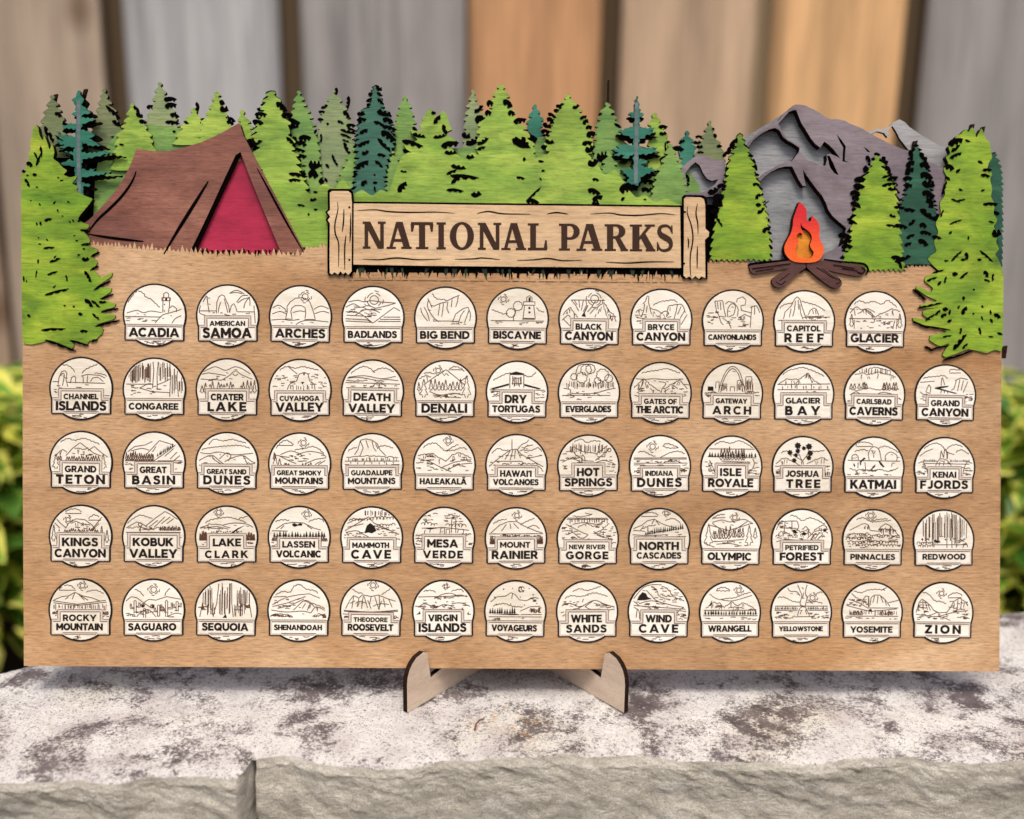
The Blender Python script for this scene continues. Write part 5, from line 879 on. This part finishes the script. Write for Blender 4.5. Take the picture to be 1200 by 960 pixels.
3,4,211,602,12|SHENANDOAH,78,337,678,708|c 80,515 120,495 160,500 180,470 215,455 250,480 300,490 320,505; p 65,525 140,520; p 60,570 110,540 160,520 220,510 270,505 330,530; p 60,580 140,560 220,530; p 90,590 170,570 240,535; s 180,600 210,570 240,545 270,550 300,580; d 240,545 280,560 320,570 360,590; p 250,560 230,590; p 270,570 260,600; s 280,615 310,580 360,600; s 55,600 140,610 230,605 280,615; h 80,200,535,590,8; b 55,170,635,10; b 290,365,635,7; h 60,180,620,645,8; h 290,360,620,645,5; p 200,540 250,520|long rolling slopes with shrubs in front
4,4,601,602,12|THEODORE,507,690,637,662/ROOSEVELT,475,722,673,710|o 610,455,22; c 490,480 520,500 550,505; c 660,510 690,490 710,475; p 455,590 480,540 500,515 530,530 550,510 600,520 640,510 690,530 740,545; p 500,520 490,590; p 530,530 520,580; p 555,515 545,590; p 560,520 580,585; p 600,520 590,570; p 620,520 640,580; p 645,515 650,570; p 670,530 680,580; p 700,535 720,580; p 580,540 600,590; p 660,545 640,590; p 480,560 510,545; s 445,600 600,608 755,595; p 445,606 600,613 755,602; b 450,490,640,4; b 700,755,640,5; h 450,490,620,650,6; h 705,750,615,645,6; d 610,575 650,560 700,565; d 510,560 540,545 570,560|fluted butte walls above a curved horizon line
5,4,993,602,12|VIRGIN,910,1070,620,657/ISLANDS,858,1118,668,715|o 1007,460,14; c 880,490 920,485 950,495; c 1040,490 1090,480 1110,495; p 850,520 1130,515; s 940,530 990,505 1040,500 1080,520; s 1050,515 1090,510 1130,520; h 950,1070,520,535,5; s 850,580 880,560 920,570 950,585; s 950,585 990,565 1030,570 1060,585; h 860,1040,570,590,8; f 1095,590 1105,580 1105,600; f 1128,620 1138,605 1138,625; f 848,615 858,600 862,618; f 945,555 950,545 955,557; h 840,1150,535,640,14; s 1040,560 1090,555 1145,575; p 895,480 905,488|small sailing boats among islands
6,4,178,602,13|VOYAGEURS,50,297,675,710|m 210,475,16; X 108,475,5; X 160,470,4; X 278,505,5; X 58,522,5; X 205,520,4; X 255,470,4; X 150,560,4; X 230,565,4; X 68,562,4; X 300,555,4; p 35,550 70,520 120,515 150,495 175,505 200,535 240,540 280,520 310,525; p 160,500 155,530; c 50,575 110,560 160,575 220,580; k 25,180,618,42,11; f 40,618 180,615 210,622 150,624; p 205,600 260,575 320,570; p 210,620 330,618; h 260,320,580,615,8; p 25,635 330,632; h 40,310,640,652,4; v 265,280,585,610,3; v 310,320,575,610,3; h 240,300,525,545,4|moon and stars above black pines
7,4,562,604,13|WHITE,473,642,620,663/SANDS,447,668,675,718|c 480,490 520,475 560,485 600,475 640,460; c 435,530 470,515 520,520 570,510; c 560,510 610,500 680,520; s 415,570 460,555 510,575 540,570; s 410,610 480,590 520,580 600,540 660,560 720,580; p 600,540 570,560 550,575; s 550,575 580,590 640,590; p 480,590 420,630; p 510,590 500,600; s 640,555 680,570 715,575; p 540,530 535,550; h 430,520,540,570,6; f 500,575 530,570 525,578; h 620,710,560,590,5; s 660,640 680,600 720,590|one broad white dune
8,4,945,606,13|WIND,873,1017,622,663/CAVE,837,1053,673,720|s 800,530 850,470 900,450 960,450; f 818,540 830,515 850,492 870,500 880,520 905,532 860,540; s 870,480 900,510 930,540 990,560 1090,580; c 900,460 930,480 950,520 1010,540; c 960,460 1000,480 1030,520 1090,545; h 910,1080,470,560,18; p 800,570 1100,590; s 830,560 880,545 930,545 1010,565; h 810,950,550,590,8; s 800,580 830,600 835,650; s 1090,580 1060,600 1040,640; h 1040,1100,590,650,8; p 820,590 815,640; p 800,545 830,570|a dark opening at the left of a cave wall
9,4,180,611,14|WRANGELL,60,298,683,718|c 100,490 115,475 150,472 175,490 100,490; o 230,485,20; c 60,510 110,540 160,535 210,530 260,510 300,500; s 130,540 200,545 320,510; d 40,590 80,555 120,560 150,585; p 60,575 75,545; f 60,572 70,550 74,555 68,575; d 150,580 190,550 220,575 260,555 320,590; d 170,590 210,580 260,590; k 30,335,628,30,20; p 30,600 330,600; p 25,632 340,632; h 40,330,640,655,7; b 290,330,600,4; h 90,140,570,590,4|a small cloud and a dark low pine band
10,4,567,614,14|YELLOWSTONE,445,687,690,717|s 545,455 560,490 570,520 560,560 570,580; s 600,455 590,500 600,530 590,575; s 480,455 500,490 540,495 560,520; p 570,470 580,480; p 580,500 575,530; o 632,530,22; c 430,530 470,530 510,550 560,560; c 600,560 650,555 690,565; c 650,515 680,500 720,520; p 415,578 720,578; k 415,550,598,18,14; k 605,720,598,18,12; p 412,602 545,602; p 610,602 722,602; s 545,635 560,590 590,585 615,635; p 570,600 560,625; p 590,600 600,625; p 530,640 640,638; h 415,540,610,650,10; h 620,720,610,650,10; b 415,450,650,3; b 690,722,650,3|an erupting geyser column
11,4,957,617,14|YOSEMITE,837,1070,692,727|c 850,495 890,505 930,490 980,485 1030,490; c 1010,490 1040,475; d 830,500 860,530 900,545 930,570; p 900,545 920,520 940,525; p 945,575 950,530 970,515 1000,515 1030,540 1060,580; p 935,525 935,582; f 932,535 940,535 940,585 932,585; p 970,520 960,560; p 990,520 985,565; p 1005,520 1020,560; p 1030,545 1040,575; p 820,540 880,560 930,590 990,590 1110,590; p 1050,560 1110,545; p 805,575 900,600 950,610 1100,595; v 820,1105,600,635,18; p 805,638 1110,638; h 820,930,540,580,8; h 810,1100,645,655,5; t 830,900,632,25,6; t 1000,1080,632,25,6; f 935,600 950,595 958,608 940,612|a dark waterfall slot in a granite wall
12,4,667,739,10|ZION,550,787,818,875|o 655,605,24; c 510,610 545,605 580,630 610,660 650,665 690,680; c 700,630 730,608 770,605 800,622; p 700,635 795,632; p 480,740 500,670 520,645 550,665 580,690 600,720 640,740; p 500,680 495,730; p 525,655 530,720; p 545,670 560,720; p 565,690 580,725; p 690,740 720,700 740,660 780,635 820,660 840,690; p 745,670 740,710; p 770,650 765,715; p 795,650 790,710; p 815,665 810,700; s 480,750 560,760 620,740; s 640,765 720,740 840,720; s 560,770 640,765 720,790; h 490,560,660,740,8; h 720,840,660,780,16; h 490,700,750,790,10; p 600,720 630,740 690,735|two steep cliffs around a valley with the sun between
'''

RIM, FACE, INK, TXT = 0.55 * MM, 0.62 * MM, 0.66 * MM, 0.70 * MM


def badge_outline(k, y0=-.30, y1=-.80, hx=.94):
    """circle with a name plate across its lower part, grown by k"""
    R = 1 + k; X = hx + k; a, b = y0 + k, y1 - k
    t0 = math.degrees(math.asin(max(-1, -math.sqrt(max(0, R * R - X * X)) / R))) if X < R else 0
    tb = math.degrees(math.asin(b / R))
    L = []
    n = 48; A0 = t0; A1 = 180 - t0
    for i in range(n + 1):
        t = math.radians(A0 + (A1 - A0) * i / n); L.append((R * math.cos(t), R * math.sin(t)))
    c = .045
    L += [(-X, b + c), (-X + c * .3, b + c * .3), (-X + c, b)]
    B0, B1 = 180 - tb, 360 + tb
    for i in range(19):
        t = math.radians(B0 + (B1 - B0) * i / 18); L.append((R * math.cos(t), R * math.sin(t)))
    L += [(X - c, b), (X - c * .3, b + c * .3), (X, b + c)]
    return L


_tc = {}


def _R(x0, y0, x1, y1): return [(x0, y0), (x1, y0), (x1, y1), (x0, y1)]
def _Q(xb, xt, h=.22, y0=0, y1=1): return [(xb, y0), (xb + h, y0), (xt + h, y1), (xt, y1)]
def _W(path, w=.22): return ribbon(path, w * 1.06)
def _ring(cx, cy, rx, ry, w): return [arc(cx, cy, rx, ry, 0, 360, 32)[:-1], arc(cx, cy, rx - w, ry - w, 0, 360, 32)[:-1]]


T_ = .235; H_ = .205
ALPHA = {
    'A': (1.04, [_Q(0, .41), _Q(.82, .41), _R(.20, .19, .84, .35)]),
    'B': (.80, [_R(0, 0, T_, 1), _W([(.1, .907), (.40, .907)] + arc(.42, .705, .20, .202, 90, -90, 10) + [(.1, .503)], H_), _W([(.1, .497), (.43, .497)] + arc(.46, .295, .235, .202, 90, -90, 10) + [(.1, .093)], H_)]),
    'C': (.92, [_W(arc(.50, .5, .40, .415, 44, 316, 26), .195)]),
    'D': (.90, [_R(0, 0, T_, 1), _W([(.1, .907)] + arc(.41, .5, .39, .407, 90, -90, 18) + [(.1, .093)], H_)]),
    'E': (.70, [_R(0, 0, T_, 1), _R(.1, 0, .70, H_), _R(.1, .41, .64, .59), _R(.1, 1 - H_, .70, 1)]),
    'F': (.68, [_R(0, 0, T_, 1), _R(.1, .37, .62, .55), _R(.1, 1 - H_, .68, 1)]),
    'G': (.98, [_W(arc(.50, .5, .40, .415, 46, 335, 28), .195), _R(.54, .36, .96, .53), _R(.78, .14, .96, .45)]),
    'H': (.87, [_R(0, 0, T_, 1), _R(.87 - T_, 0, .87, 1), _R(.1, .41, .77, .59)]),
    'I': (T_, [_R(0, 0, T_, 1)]),
    'J': (.60, [_W([(.50, 1)] + arc(.27, .33, .23, .235, 0, -140, 14), .195)]),
    'K': (.90, [_R(0, 0, T_, 1), [(.17, .28), (.17, .53), (.60, 1), (.86, 1)], [(.30, .52), (.46, .66), (.92, 0), (.66, 0)]]),
    'L': (.64, [_R(0, 0, T_, 1), _R(.1, 0, .64, H_)]),
    'M': (1.06, [_R(0, 0, T_, 1), _R(1.06 - T_, 0, 1.06, 1), [(0, 1), (.20, 1), (.60, .36), (.47, .22)], [(1.06, 1), (.86, 1), (.46, .36), (.59, .22)]]),
    'N': (.91, [_R(0, 0, T_, 1), _R(.91 - T_, 0, .91, 1), [(0, 1), (.19, 1), (.91, 0), (.72, 0)]]),
    'O': (1.04, _ring(.52, .5, .52, .515, .225)),
    'P': (.77, [_R(0, 0, T_, 1), _W([(.1, .907), (.42, .907)] + arc(.43, .66, .245, .247, 90, -90, 12) + [(.1, .413)], H_)]),
    'Q': (1.06, _ring(.52, .5, .52, .515, .225) + [[(.55, .34), (.68, .44), (1.04, .06), (.91, -.06)]]),
    'R': (.82, [_R(0, 0, T_, 1), _W([(.1, .907), (.42, .907)] + arc(.43, .67, .24, .237, 90, -90, 12) + [(.1, .433)], H_), [(.33, .42), (.55, .46), (.83, 0), (.59, 0)]]),
    'S': (.74, [_W(smooth([(.64, .79), (.54, .885), (.37, .92), (.18, .86), (.125, .73), (.21, .61), (.38, .535), (.55, .455), (.635, .31), (.57, .155), (.38, .08), (.19, .115), (.07, .22)], 4), .19)]),
    'T': (.78, [_R(.39 - T_ / 2, 0, .39 + T_ / 2, 1), _R(0, 1 - H_, .78, 1)]),
    'U': (.86, [_W([(.10, 1), (.10, .42)] + arc(.43, .42, .33, .335, 180, 360, 18) + [(.76, 1)], .2)]),
    'V': (1.00, [_Q(.39, 0), _Q(.39, .78)]),
    'W': (1.44, [_Q(.32, 0, .21), _Q(.32, .62, .2), _Q(.92, .62, .2), _Q(.92, 1.23, .21)]),
    'Y': (.98, [_R(.49 - T_ / 2, 0, .49 + T_ / 2, .45), _Q(.385, 0, .23, .34, 1), _Q(.365, .75, .23, .34, 1)]),
    'Z': (.80, [_R(0, 0, .80, H_), _R(.03, 1 - H_, .78, 1), [(0, .1), (.26, .1), (.78, .9), (.52, .9)]]),
    'ʻ': (.20, [[(.03, .72), (.2, .72), (.2, .78), (.14, .98), (.06, .98)]]),
}
ALPHA['Ā'] = (1.04, ALPHA['A'][1] + [_R(.27, 1.10, .77, 1.24)])
KERN = {'AV', 'VA', 'AT', 'TA', 'LT', 'LA', 'AY', 'YA', 'AC', 'RT', 'LY', 'LV', 'WA', 'AW', 'YO', 'OY', 'LO', 'PA', 'FO'}


def glyphs(txt, target_w, target_h):
    """writing in an even-stroked capital alphabet, fitted to width and cap height"""
    gap = .105; x = 0; spots = []
    for i, ch in enumerate(txt):
        if ch == ' ': x += .30; spots.append(None); continue
        if i and txt[i - 1:i + 1] in KERN: x -= .07
        spots.append(x); x += ALPHA[ch][0] + gap
    w = x - gap; sc = target_h; kx = min(target_w / w, sc * 1.02); extra = 0
    if w * kx < target_w * .99 and len(txt) > 1: extra = (target_w / kx - w) / (len(txt) - 1)
    g = Geo(); q = 0; W_ = w + extra * (len(txt) - 1)
    for i, (ch, x) in enumerate(zip(txt, spots)):
        if x is None: continue
        tr = lambda L: [((x + extra * i + p[0] - W_ / 2) * kx, p[1] * sc) for p in L]
        S = ALPHA[ch][1]
        if ch in 'OQ': g.prism([tr(S[0]), tr(S[1])], 0, 0, 0, 0, False); S = S[2:]
        for L in S: q += 1; g.prism([tr(L)], (1 + q % 5) * 2.5e-6, 0, 0, 0, False)
    dl = max(0, .235 * (sc - kx) * .42) + .024 * sc
    V, FF = [], []
    ey = .022 * sc; fy = 1 - 2 * ey / target_h
    for i, (s_, t_) in enumerate(((0, 0), (-1, -1), (1, -1), (-1, 1), (1, 1))):
        FF += [tuple(q + len(V) for q in f) for f in g.f]; V += [(v[0] * (1 - 2 * dl / target_w) + s_ * dl, v[2] * fy + ey + t_ * ey, -v[1] + i * 1.4e-5) for v in g.v]
    return V, FF


class Draw:
    """engraved line drawing in badge units, clipped to the round field above the name plate"""
    def __init__(s, boxes, seed): s.g = Geo(); s.boxes = boxes; s.r = random.Random(seed); s.q = 0; s.w = .027

    def ok(s, p, m=0.0):
        if math.hypot(*p) > .952 - m: return False
        return not any(b[0] - m <= p[0] <= b[1] + m and b[2] - m <= p[1] <= b[3] + m for b in s.boxes)

    def line(s, L, w=None):
        w = w or s.w; run = []
        D = []
        for a, b in zip(L, L[1:]):
            n = max(1, int(math.hypot(b[0] - a[0], b[1] - a[1]) / .05))
            D += [(a[0] + (b[0] - a[0]) * i / n, a[1] + (b[1] - a[1]) * i / n) for i in range(n)]
        D.append(L[-1])
        for p in D + [None]:
            if p is not None and s.ok(p): run.append(p)
            else:
                if len(run) > 1: s.strip(run, w)
                run = []

    def strip(s, L, w):
        s.q = (s.q + 1) % 11; o = ribbon([(x * RAD, y * RAD) for x, y in L], w * RAD); n = len(L); b = len(s.g.v)
        s.g.v += [(p[0], -(INK + s.q * 0.0000012), p[1]) for p in o]
        for i in range(n - 1): s.g.f.append((b + i, b + 2 * n - 1 - i, b + 2 * n - 2 - i, b + i + 1)); s.g.mi.append(0)

    def fill(s, L):
        if not s.ok((sum(p[0] for p in L) / len(L), sum(p[1] for p in L) / len(L))): return
        L = [p if math.hypot(*p) < .945 else (p[0] / math.hypot(*p) * .94, p[1] / math.hypot(*p) * .94) for p in L]
        s.q = (s.q + 1) % 11; s.g.flat([(x * RAD, y * RAD) for x, y in L], INK + s.q * 0.0000012 + 1e-5, 1)

    def wavy(s, L, amp=.028, per=.13, jag=False):
        D = smooth(L, 8) if not jag else L; out = [D[0]]; acc = 0
        for a, b in zip(D, D[1:]):
            d = math.hypot(b[0] - a[0], b[1] - a[1]); n = max(1, int(d / .03))
            for i in range(1, n + 1):
                acc += d / n; t = i / n; k = amp * (abs(math.sin(acc / per * math.pi)) if not jag else s.r.uniform(-.7, .7))
                out.append((a[0] + (b[0] - a[0]) * t + (s.r.uniform(-.3, .3) * amp), a[1] + (b[1] - a[1]) * t + k))
        s.line(out)

    def circ(s, x, y, r, a0=0, a1=360, n=20): s.line([(x + r * math.cos(math.radians(a0 + (a1 - a0) * i / n)), y + r * math.sin(math.radians(a0 + (a1 - a0) * i / n))) for i in range(n + 1)])

    def pine(s, x, y, h, w, dark=False):
        L = [(x, y + h)]; Rr = [(x, y + h)]
        n = 3
        for i in range(1, n + 1):
            yy = y + h - h * .85 * i / n; ww = w / 2 * i / n; L += [(x - ww, yy), (x - ww * .45, yy + .005)]; Rr += [(x + ww, yy), (x + ww * .45, yy + .005)]
        L += [(x - w * .1, y)]; Rr += [(x + w * .1, y)]
        if dark: s.fill(L + Rr[::-1][:-1])
        else: s.line(L); s.line(Rr)

    def bush(s, x, y, r, k=9):
        a0 = s.r.random() * 6; pts = []
        for i in range(k * 4 + 1):
            t = a0 + 2 * math.pi * i / (k * 4); rr = r * (.86 + .16 * abs(math.sin(i * math.pi / 4))); pts.append((x + rr * math.cos(t), y + rr * math.sin(t)))
        s.line(pts)

    def cmd(s, c, T):
        op, rest = c.split(' ', 1); pts = nums(rest) if op in 'pscdf' else None
        if pts:
            pts = [T(x, y) for x, y in pts]
            if op == 'p': s.line(pts)
            elif op == 's':
                s.line(smooth(pts, 6))
                if len(pts) > 3:
                    for x, y in s.r.sample(pts[1:-1], 2): q = s.r.uniform(.05, .12); y0 = y - s.r.uniform(.05, .09); s.line([(x, y0), (x + q, y0 - .02)], s.w * .8)
            elif op == 'c': s.wavy(pts)
            elif op == 'd':
                s.wavy(pts, .03, .1, True)
                for x, y in pts[1:-1]:
                    for _ in range(2): q = s.r.uniform(.07, .17); x0 = x + s.r.uniform(-.06, .06); s.line([(x0, y - .05), (x0 + s.r.uniform(-.05, .05), y - .05 - q)], s.w * .8)
            elif op == 'f': s.fill(pts)
            return
        a = [float(v) for v in rest.split(',')]; K = 1 / T.R; r = s.r
        if op in 'om':
            x, y = T(a[0], a[1]); q = a[2] * K
            if op == 'o': s.circ(x, y, q * .62)
            else: s.line(smooth([(x + q * .2, y + q * .9), (x - q * .8, y + q * .2), (x - q * .2, y - q * .8), (x + q * .8, y - q * .5), (x, y - q * .1), (x + q * .2, y + q * .9)], 5))
            for t in (20, 110, 200, 290): s.circ(x, y, q, t + r.uniform(-15, 15), t + 55, 6)
            if op == 'o':
                for t in (60, 160, 250, 335): s.circ(x, y, q * 1.3, t, t + 28, 4)
        elif op == 'h':
            for _ in range(int(a[4] * 1.7 + 1)):
                x, y = T(r.uniform(a[0], a[1]), r.uniform(a[2], a[3])); L = r.uniform(.05, .16); s.line([(x - L / 2, y), (x, y + r.uniform(-.02, .02)), (x + L / 2, y + r.uniform(-.015, .015))])
        elif op == 'v':
            for i in range(int(a[4])):
                x = a[0] + (a[1] - a[0]) * (i + r.uniform(.1, .9)) / a[4]; d = a[3] - a[2]; p, q = T(x, a[2] + d * r.uniform(0, .35)), T(x + r.uniform(-2, 2), a[3] - d * r.uniform(0, .3)); s.line([p, q], s.w * r.choice((.8, 1, 1.2)))
        elif op in 'tk':
            n = int(a[4]); sl = a[5] if len(a) > 5 else 0
            for i in range(n):
                t = (i + r.uniform(.3, .7)) / n; x, y = T(a[0] + (a[1] - a[0]) * t, a[2] + sl * t); h = a[3] * K * r.uniform(.65, 1.1)
                s.pine(x, y, h, min(h * .62, (a[1] - a[0]) * K / n * 1.15), op == 'k')
        elif op == 'T': x, y = T(a[0], a[1]); s.pine(x, y, a[2] * K, a[3] * K)
        elif op == 'B': x, y = T(a[0], a[1]); s.bush(x, y, a[2] * K)
        elif op == 'F':
            x, y = T(a[0], a[1]); q = a[2] * K; s.fill([(x + q * (.8 if i % 2 else 1.1) * math.cos(i * .45), y + q * (.8 if i % 2 else 1.1) * math.sin(i * .45)) for i in range(14)])
        elif op == 'X': x, y = T(a[0], a[1]); q = a[2] * K; s.fill([(x + q, y), (x, y + q), (x - q, y), (x, y - q)])
        elif op == 'b':
            for i in range(int(a[3])):
                x, y = T(a[0] + (a[1] - a[0]) * (i + .5) / a[3], a[2] + r.uniform(-4, 4)); q = (a[1] - a[0]) * K / a[3] * r.uniform(.45, .7); s.circ(x, y, q, r.uniform(-20, 20), r.uniform(160, 220), 7)
        elif op == 'C':
            x, y = T(a[0], a[1]); h = a[2] * K; w = .035
            s.line([(x - w, y), (x - w, y + h * .93), (x, y + h), (x + w, y + h * .93), (x + w, y)])
            for sg, q in ((-1, .45), (1, .55)): s.line([(x + sg * w, y + h * q), (x + sg * h * .28, y + h * q), (x + sg * h * .28, y + h * (q + .3))]); s.line([(x + sg * w, y + h * (q - .08)), (x + sg * (h * .28 + .04), y + h * (q - .08)), (x + sg * (h * .28 + .04), y + h * (q + .3))])


def make_badge(line, idx):
    head, writing, drawing, what = line.split('|'); h = [float(v) for v in head.split(',')]
    c, r, cx, cy = int(h[0]), int(h[1]), h[2], h[3]
    win = int(h[4]) if len(h) > 4 else (1 if c < 4 else 2 if c < 7 else 3 if c < 10 else 4) if r == 0 else 5
    Rw = 36.4 * WIN[win][2]
    T = lambda x, y: ((x - cx) / Rw, (cy - y) / Rw)
    class TT:
        R = Rw
        def __call__(s, x, y): p = T(x, y); return p[0] * .945, p[1] * .945
    tt = TT()
    texts = []
    for w in writing.split('/'):
        s, x0, x1, y0, y1 = w.split(','); (a, b), (d, e) = T(float(x0), float(y0)), T(float(x1), float(y1)); texts.append((s, a, d, e, b))
    u, v = (c - 6) * SX, (2 - r) * SZ - V0
    words = ' '.join(t[0] for t in texts)
    rt = empty('park_badge', BM @ Matrix.Translation((u, 0, v)) @ Matrix.Rotation(math.radians(random.Random(idx).uniform(-.6, .6)), 4, 'Y'))
    lab = ('round cream badge with ' + what) if 'THEODORE' in words else 'round cream badge reading ' + words + ', engraved with ' + what
    if len(lab.split()) > 16: lab = 'round badge reading ' + words + ' with ' + what
    tag(rt, lab, 'badge', 'round park badges set in rows on the board')
    S = lambda L: [(x * RAD, y * RAD) for x, y in L]
    g = Geo().prism([S(badge_outline(0.016))], RIM, 0.03 * MM, 1, 0); g.build('burnt_rim', ['rim', 'rim'], rt)
    g = Geo().prism([S(badge_outline(-0.04))], FACE, 0.1 * MM, 1, 0); g.build('disc', ['cream', 'rim'], rt)
    # name plate border lines
    boxes = [(-.94, .94, -.80, -.30)]; two = len(texts) == 2
    d = Draw([], idx); d.w = .024
    if two:
        s, a, b, lo, hi = texts[0]; hw = max(abs(a), abs(b)); ux = hw + .165; uy = hi + .165; ix = hw + .08; iy = hi + .085
        boxes.append((-ux, ux, -.40, uy))
        d.line([(-.86, -.735), (-.86, -.375), (-ix, -.375), (-ix, iy), (ix, iy), (ix, -.375), (.86, -.375), (.86, -.735), (-.86, -.735)])
        d.w = .019; d.line([(-.90, -.30), (-ux, -.30), (-ux, uy), (ux, uy), (ux, -.30), (.90, -.30)])
    else:
        d.line([(-.86, -.735), (-.86, -.365), (.86, -.365), (.86, -.735), (-.86, -.735)]); d.w = .019; d.line([(-.9, -.30), (.9, -.30)])
    d.w = .019; d.line([(-.9, -.79), (.9, -.79)])
    g = Geo(); e = .64 * MM
    if two: g.prism([S([(-.905, -.785), (.905, -.785), (.905, -.31), (ux, -.31), (ux, uy), (-ux, uy), (-ux, -.31), (-.905, -.31)]), S([(-.86, -.735), (.86, -.735), (.86, -.375), (ix, -.375), (ix, iy), (-ix, iy), (-ix, -.375), (-.86, -.375)])], e, e, 0, 0, False)
    else: g.prism([S([(-.905, -.785), (.905, -.785), (.905, -.30), (-.905, -.30)]), S([(-.86, -.735), (.86, -.735), (.86, -.365), (-.86, -.365)])], e, e, 0, 0, False)
    g.build('plate_band', ['band'], rt)
    d.g.build('plate_border', ['line', 'line'], rt)
    # drawing
    dr = Draw(boxes, idx * 7 + 1)
    for cm in drawing.split(';'): dr.cmd(cm.strip(), tt)
    rr = dr.r
    for i in range(4):
        x, y = rr.uniform(-.32, .32), -.835 - .03 * i; L = rr.uniform(.05, .16); dr.line([(x - L, y), (x, y + rr.uniform(-.02, .02)), (x + L, y)])
    dr.g.build('line_drawing', ['line', 'text'], rt)
    g = Geo()
    for s, a, b, lo, hi in texts:
        ht = hi - lo
        if 'Ā' in s: ht *= .81
        vv, ff = glyphs(s, (b - a) * RAD, ht * RAD); o = len(g.v); mx = (a + b) / 2 * RAD
        g.v += [(x + mx, -TXT - z, y + lo * RAD) for x, y, z in vv]; g.f += [tuple(i + o for i in f) for f in ff]; g.mi += [0] * len(ff)
    g.build('lettering', ['text'], rt)


for i_, l_ in enumerate(BADGES.strip().split('\n')): make_badge(l_, i_)

# ------------------------------------------------------------------ stand with two crossed legs
M['ply'] = M['edge']
stand = empty('display_stand'); tag(stand, 'pale plywood easel stand of two crossed hooked legs under the board', 'stand')
YB = b2w(0, V0, 0).y
for sg in (-1, 1):
    foot = on_z(475 if sg < 0 else 733.5, 834.5)
    ang = math.radians(38)
    dirx = Vector((-sg * math.sin(ang), math.cos(ang), 0))
    k = math.cos(ang); hook_gap = (YB - 0.0005 - foot.y) / k                  # along the leg to the board's face
    th = (0.0145) / k
    f = hook_gap; zt = 0.0345
    out = [(0, 0), (0.0, 0.0185), (0.0006, 0.023), (0.0022, 0.0272), (0.0048, 0.0305), (0.0085, 0.0331), (f - .0062, zt), (f - .0025, zt - .002), (f + 0.0004, ZB - .0052), (f + th * .55, ZB - .0035), (f + th + .0012, ZB + .0015),
           (f + th + .0012 + .155 * .2126 / k, ZB + .155), (f + th + .030 + .155 * .2126 / k, ZB + .155), (f + th + .072, .03), (f + th + .074, .0),
           (f + th + .03, 0)]
    # cross-lap slot
    uc = abs(foot.x) / math.sin(ang)
    g = []
    t2 = 0.0034
    v = []; fc = []; mi = []
    side = Vector((dirx.y, -dirx.x, 0)) * (t2 / 2)
    pts = out
    n = len(pts)
    tri = tessellate_polygon([[Vector((a, b, 0)) for a, b in pts]])
    for sgn in (1, -1):
        v += [foot + dirx * a + Vector((0, 0, b)) + side * sgn for a, b in pts]
    for t in tri: fc += [tuple(t), tuple(i + n for i in t[::-1])]; mi += [0, 0]
    for i in range(n): j = (i + 1) % n; fc.append((i, j, n + j, n + i)); mi.append(1)
    me = bpy.data.meshes.new('stand_leg'); me.from_pydata(v, [], fc); me.update()
    bm = bmesh.new(); bm.from_mesh(me); bmesh.ops.recalc_face_normals(bm, faces=bm.faces); bm.to_mesh(me); bm.free()
    for p, q in zip(me.polygons, mi): p.material_index = q
    link('stand_leg', me, ['maple', 'edge'], stand)
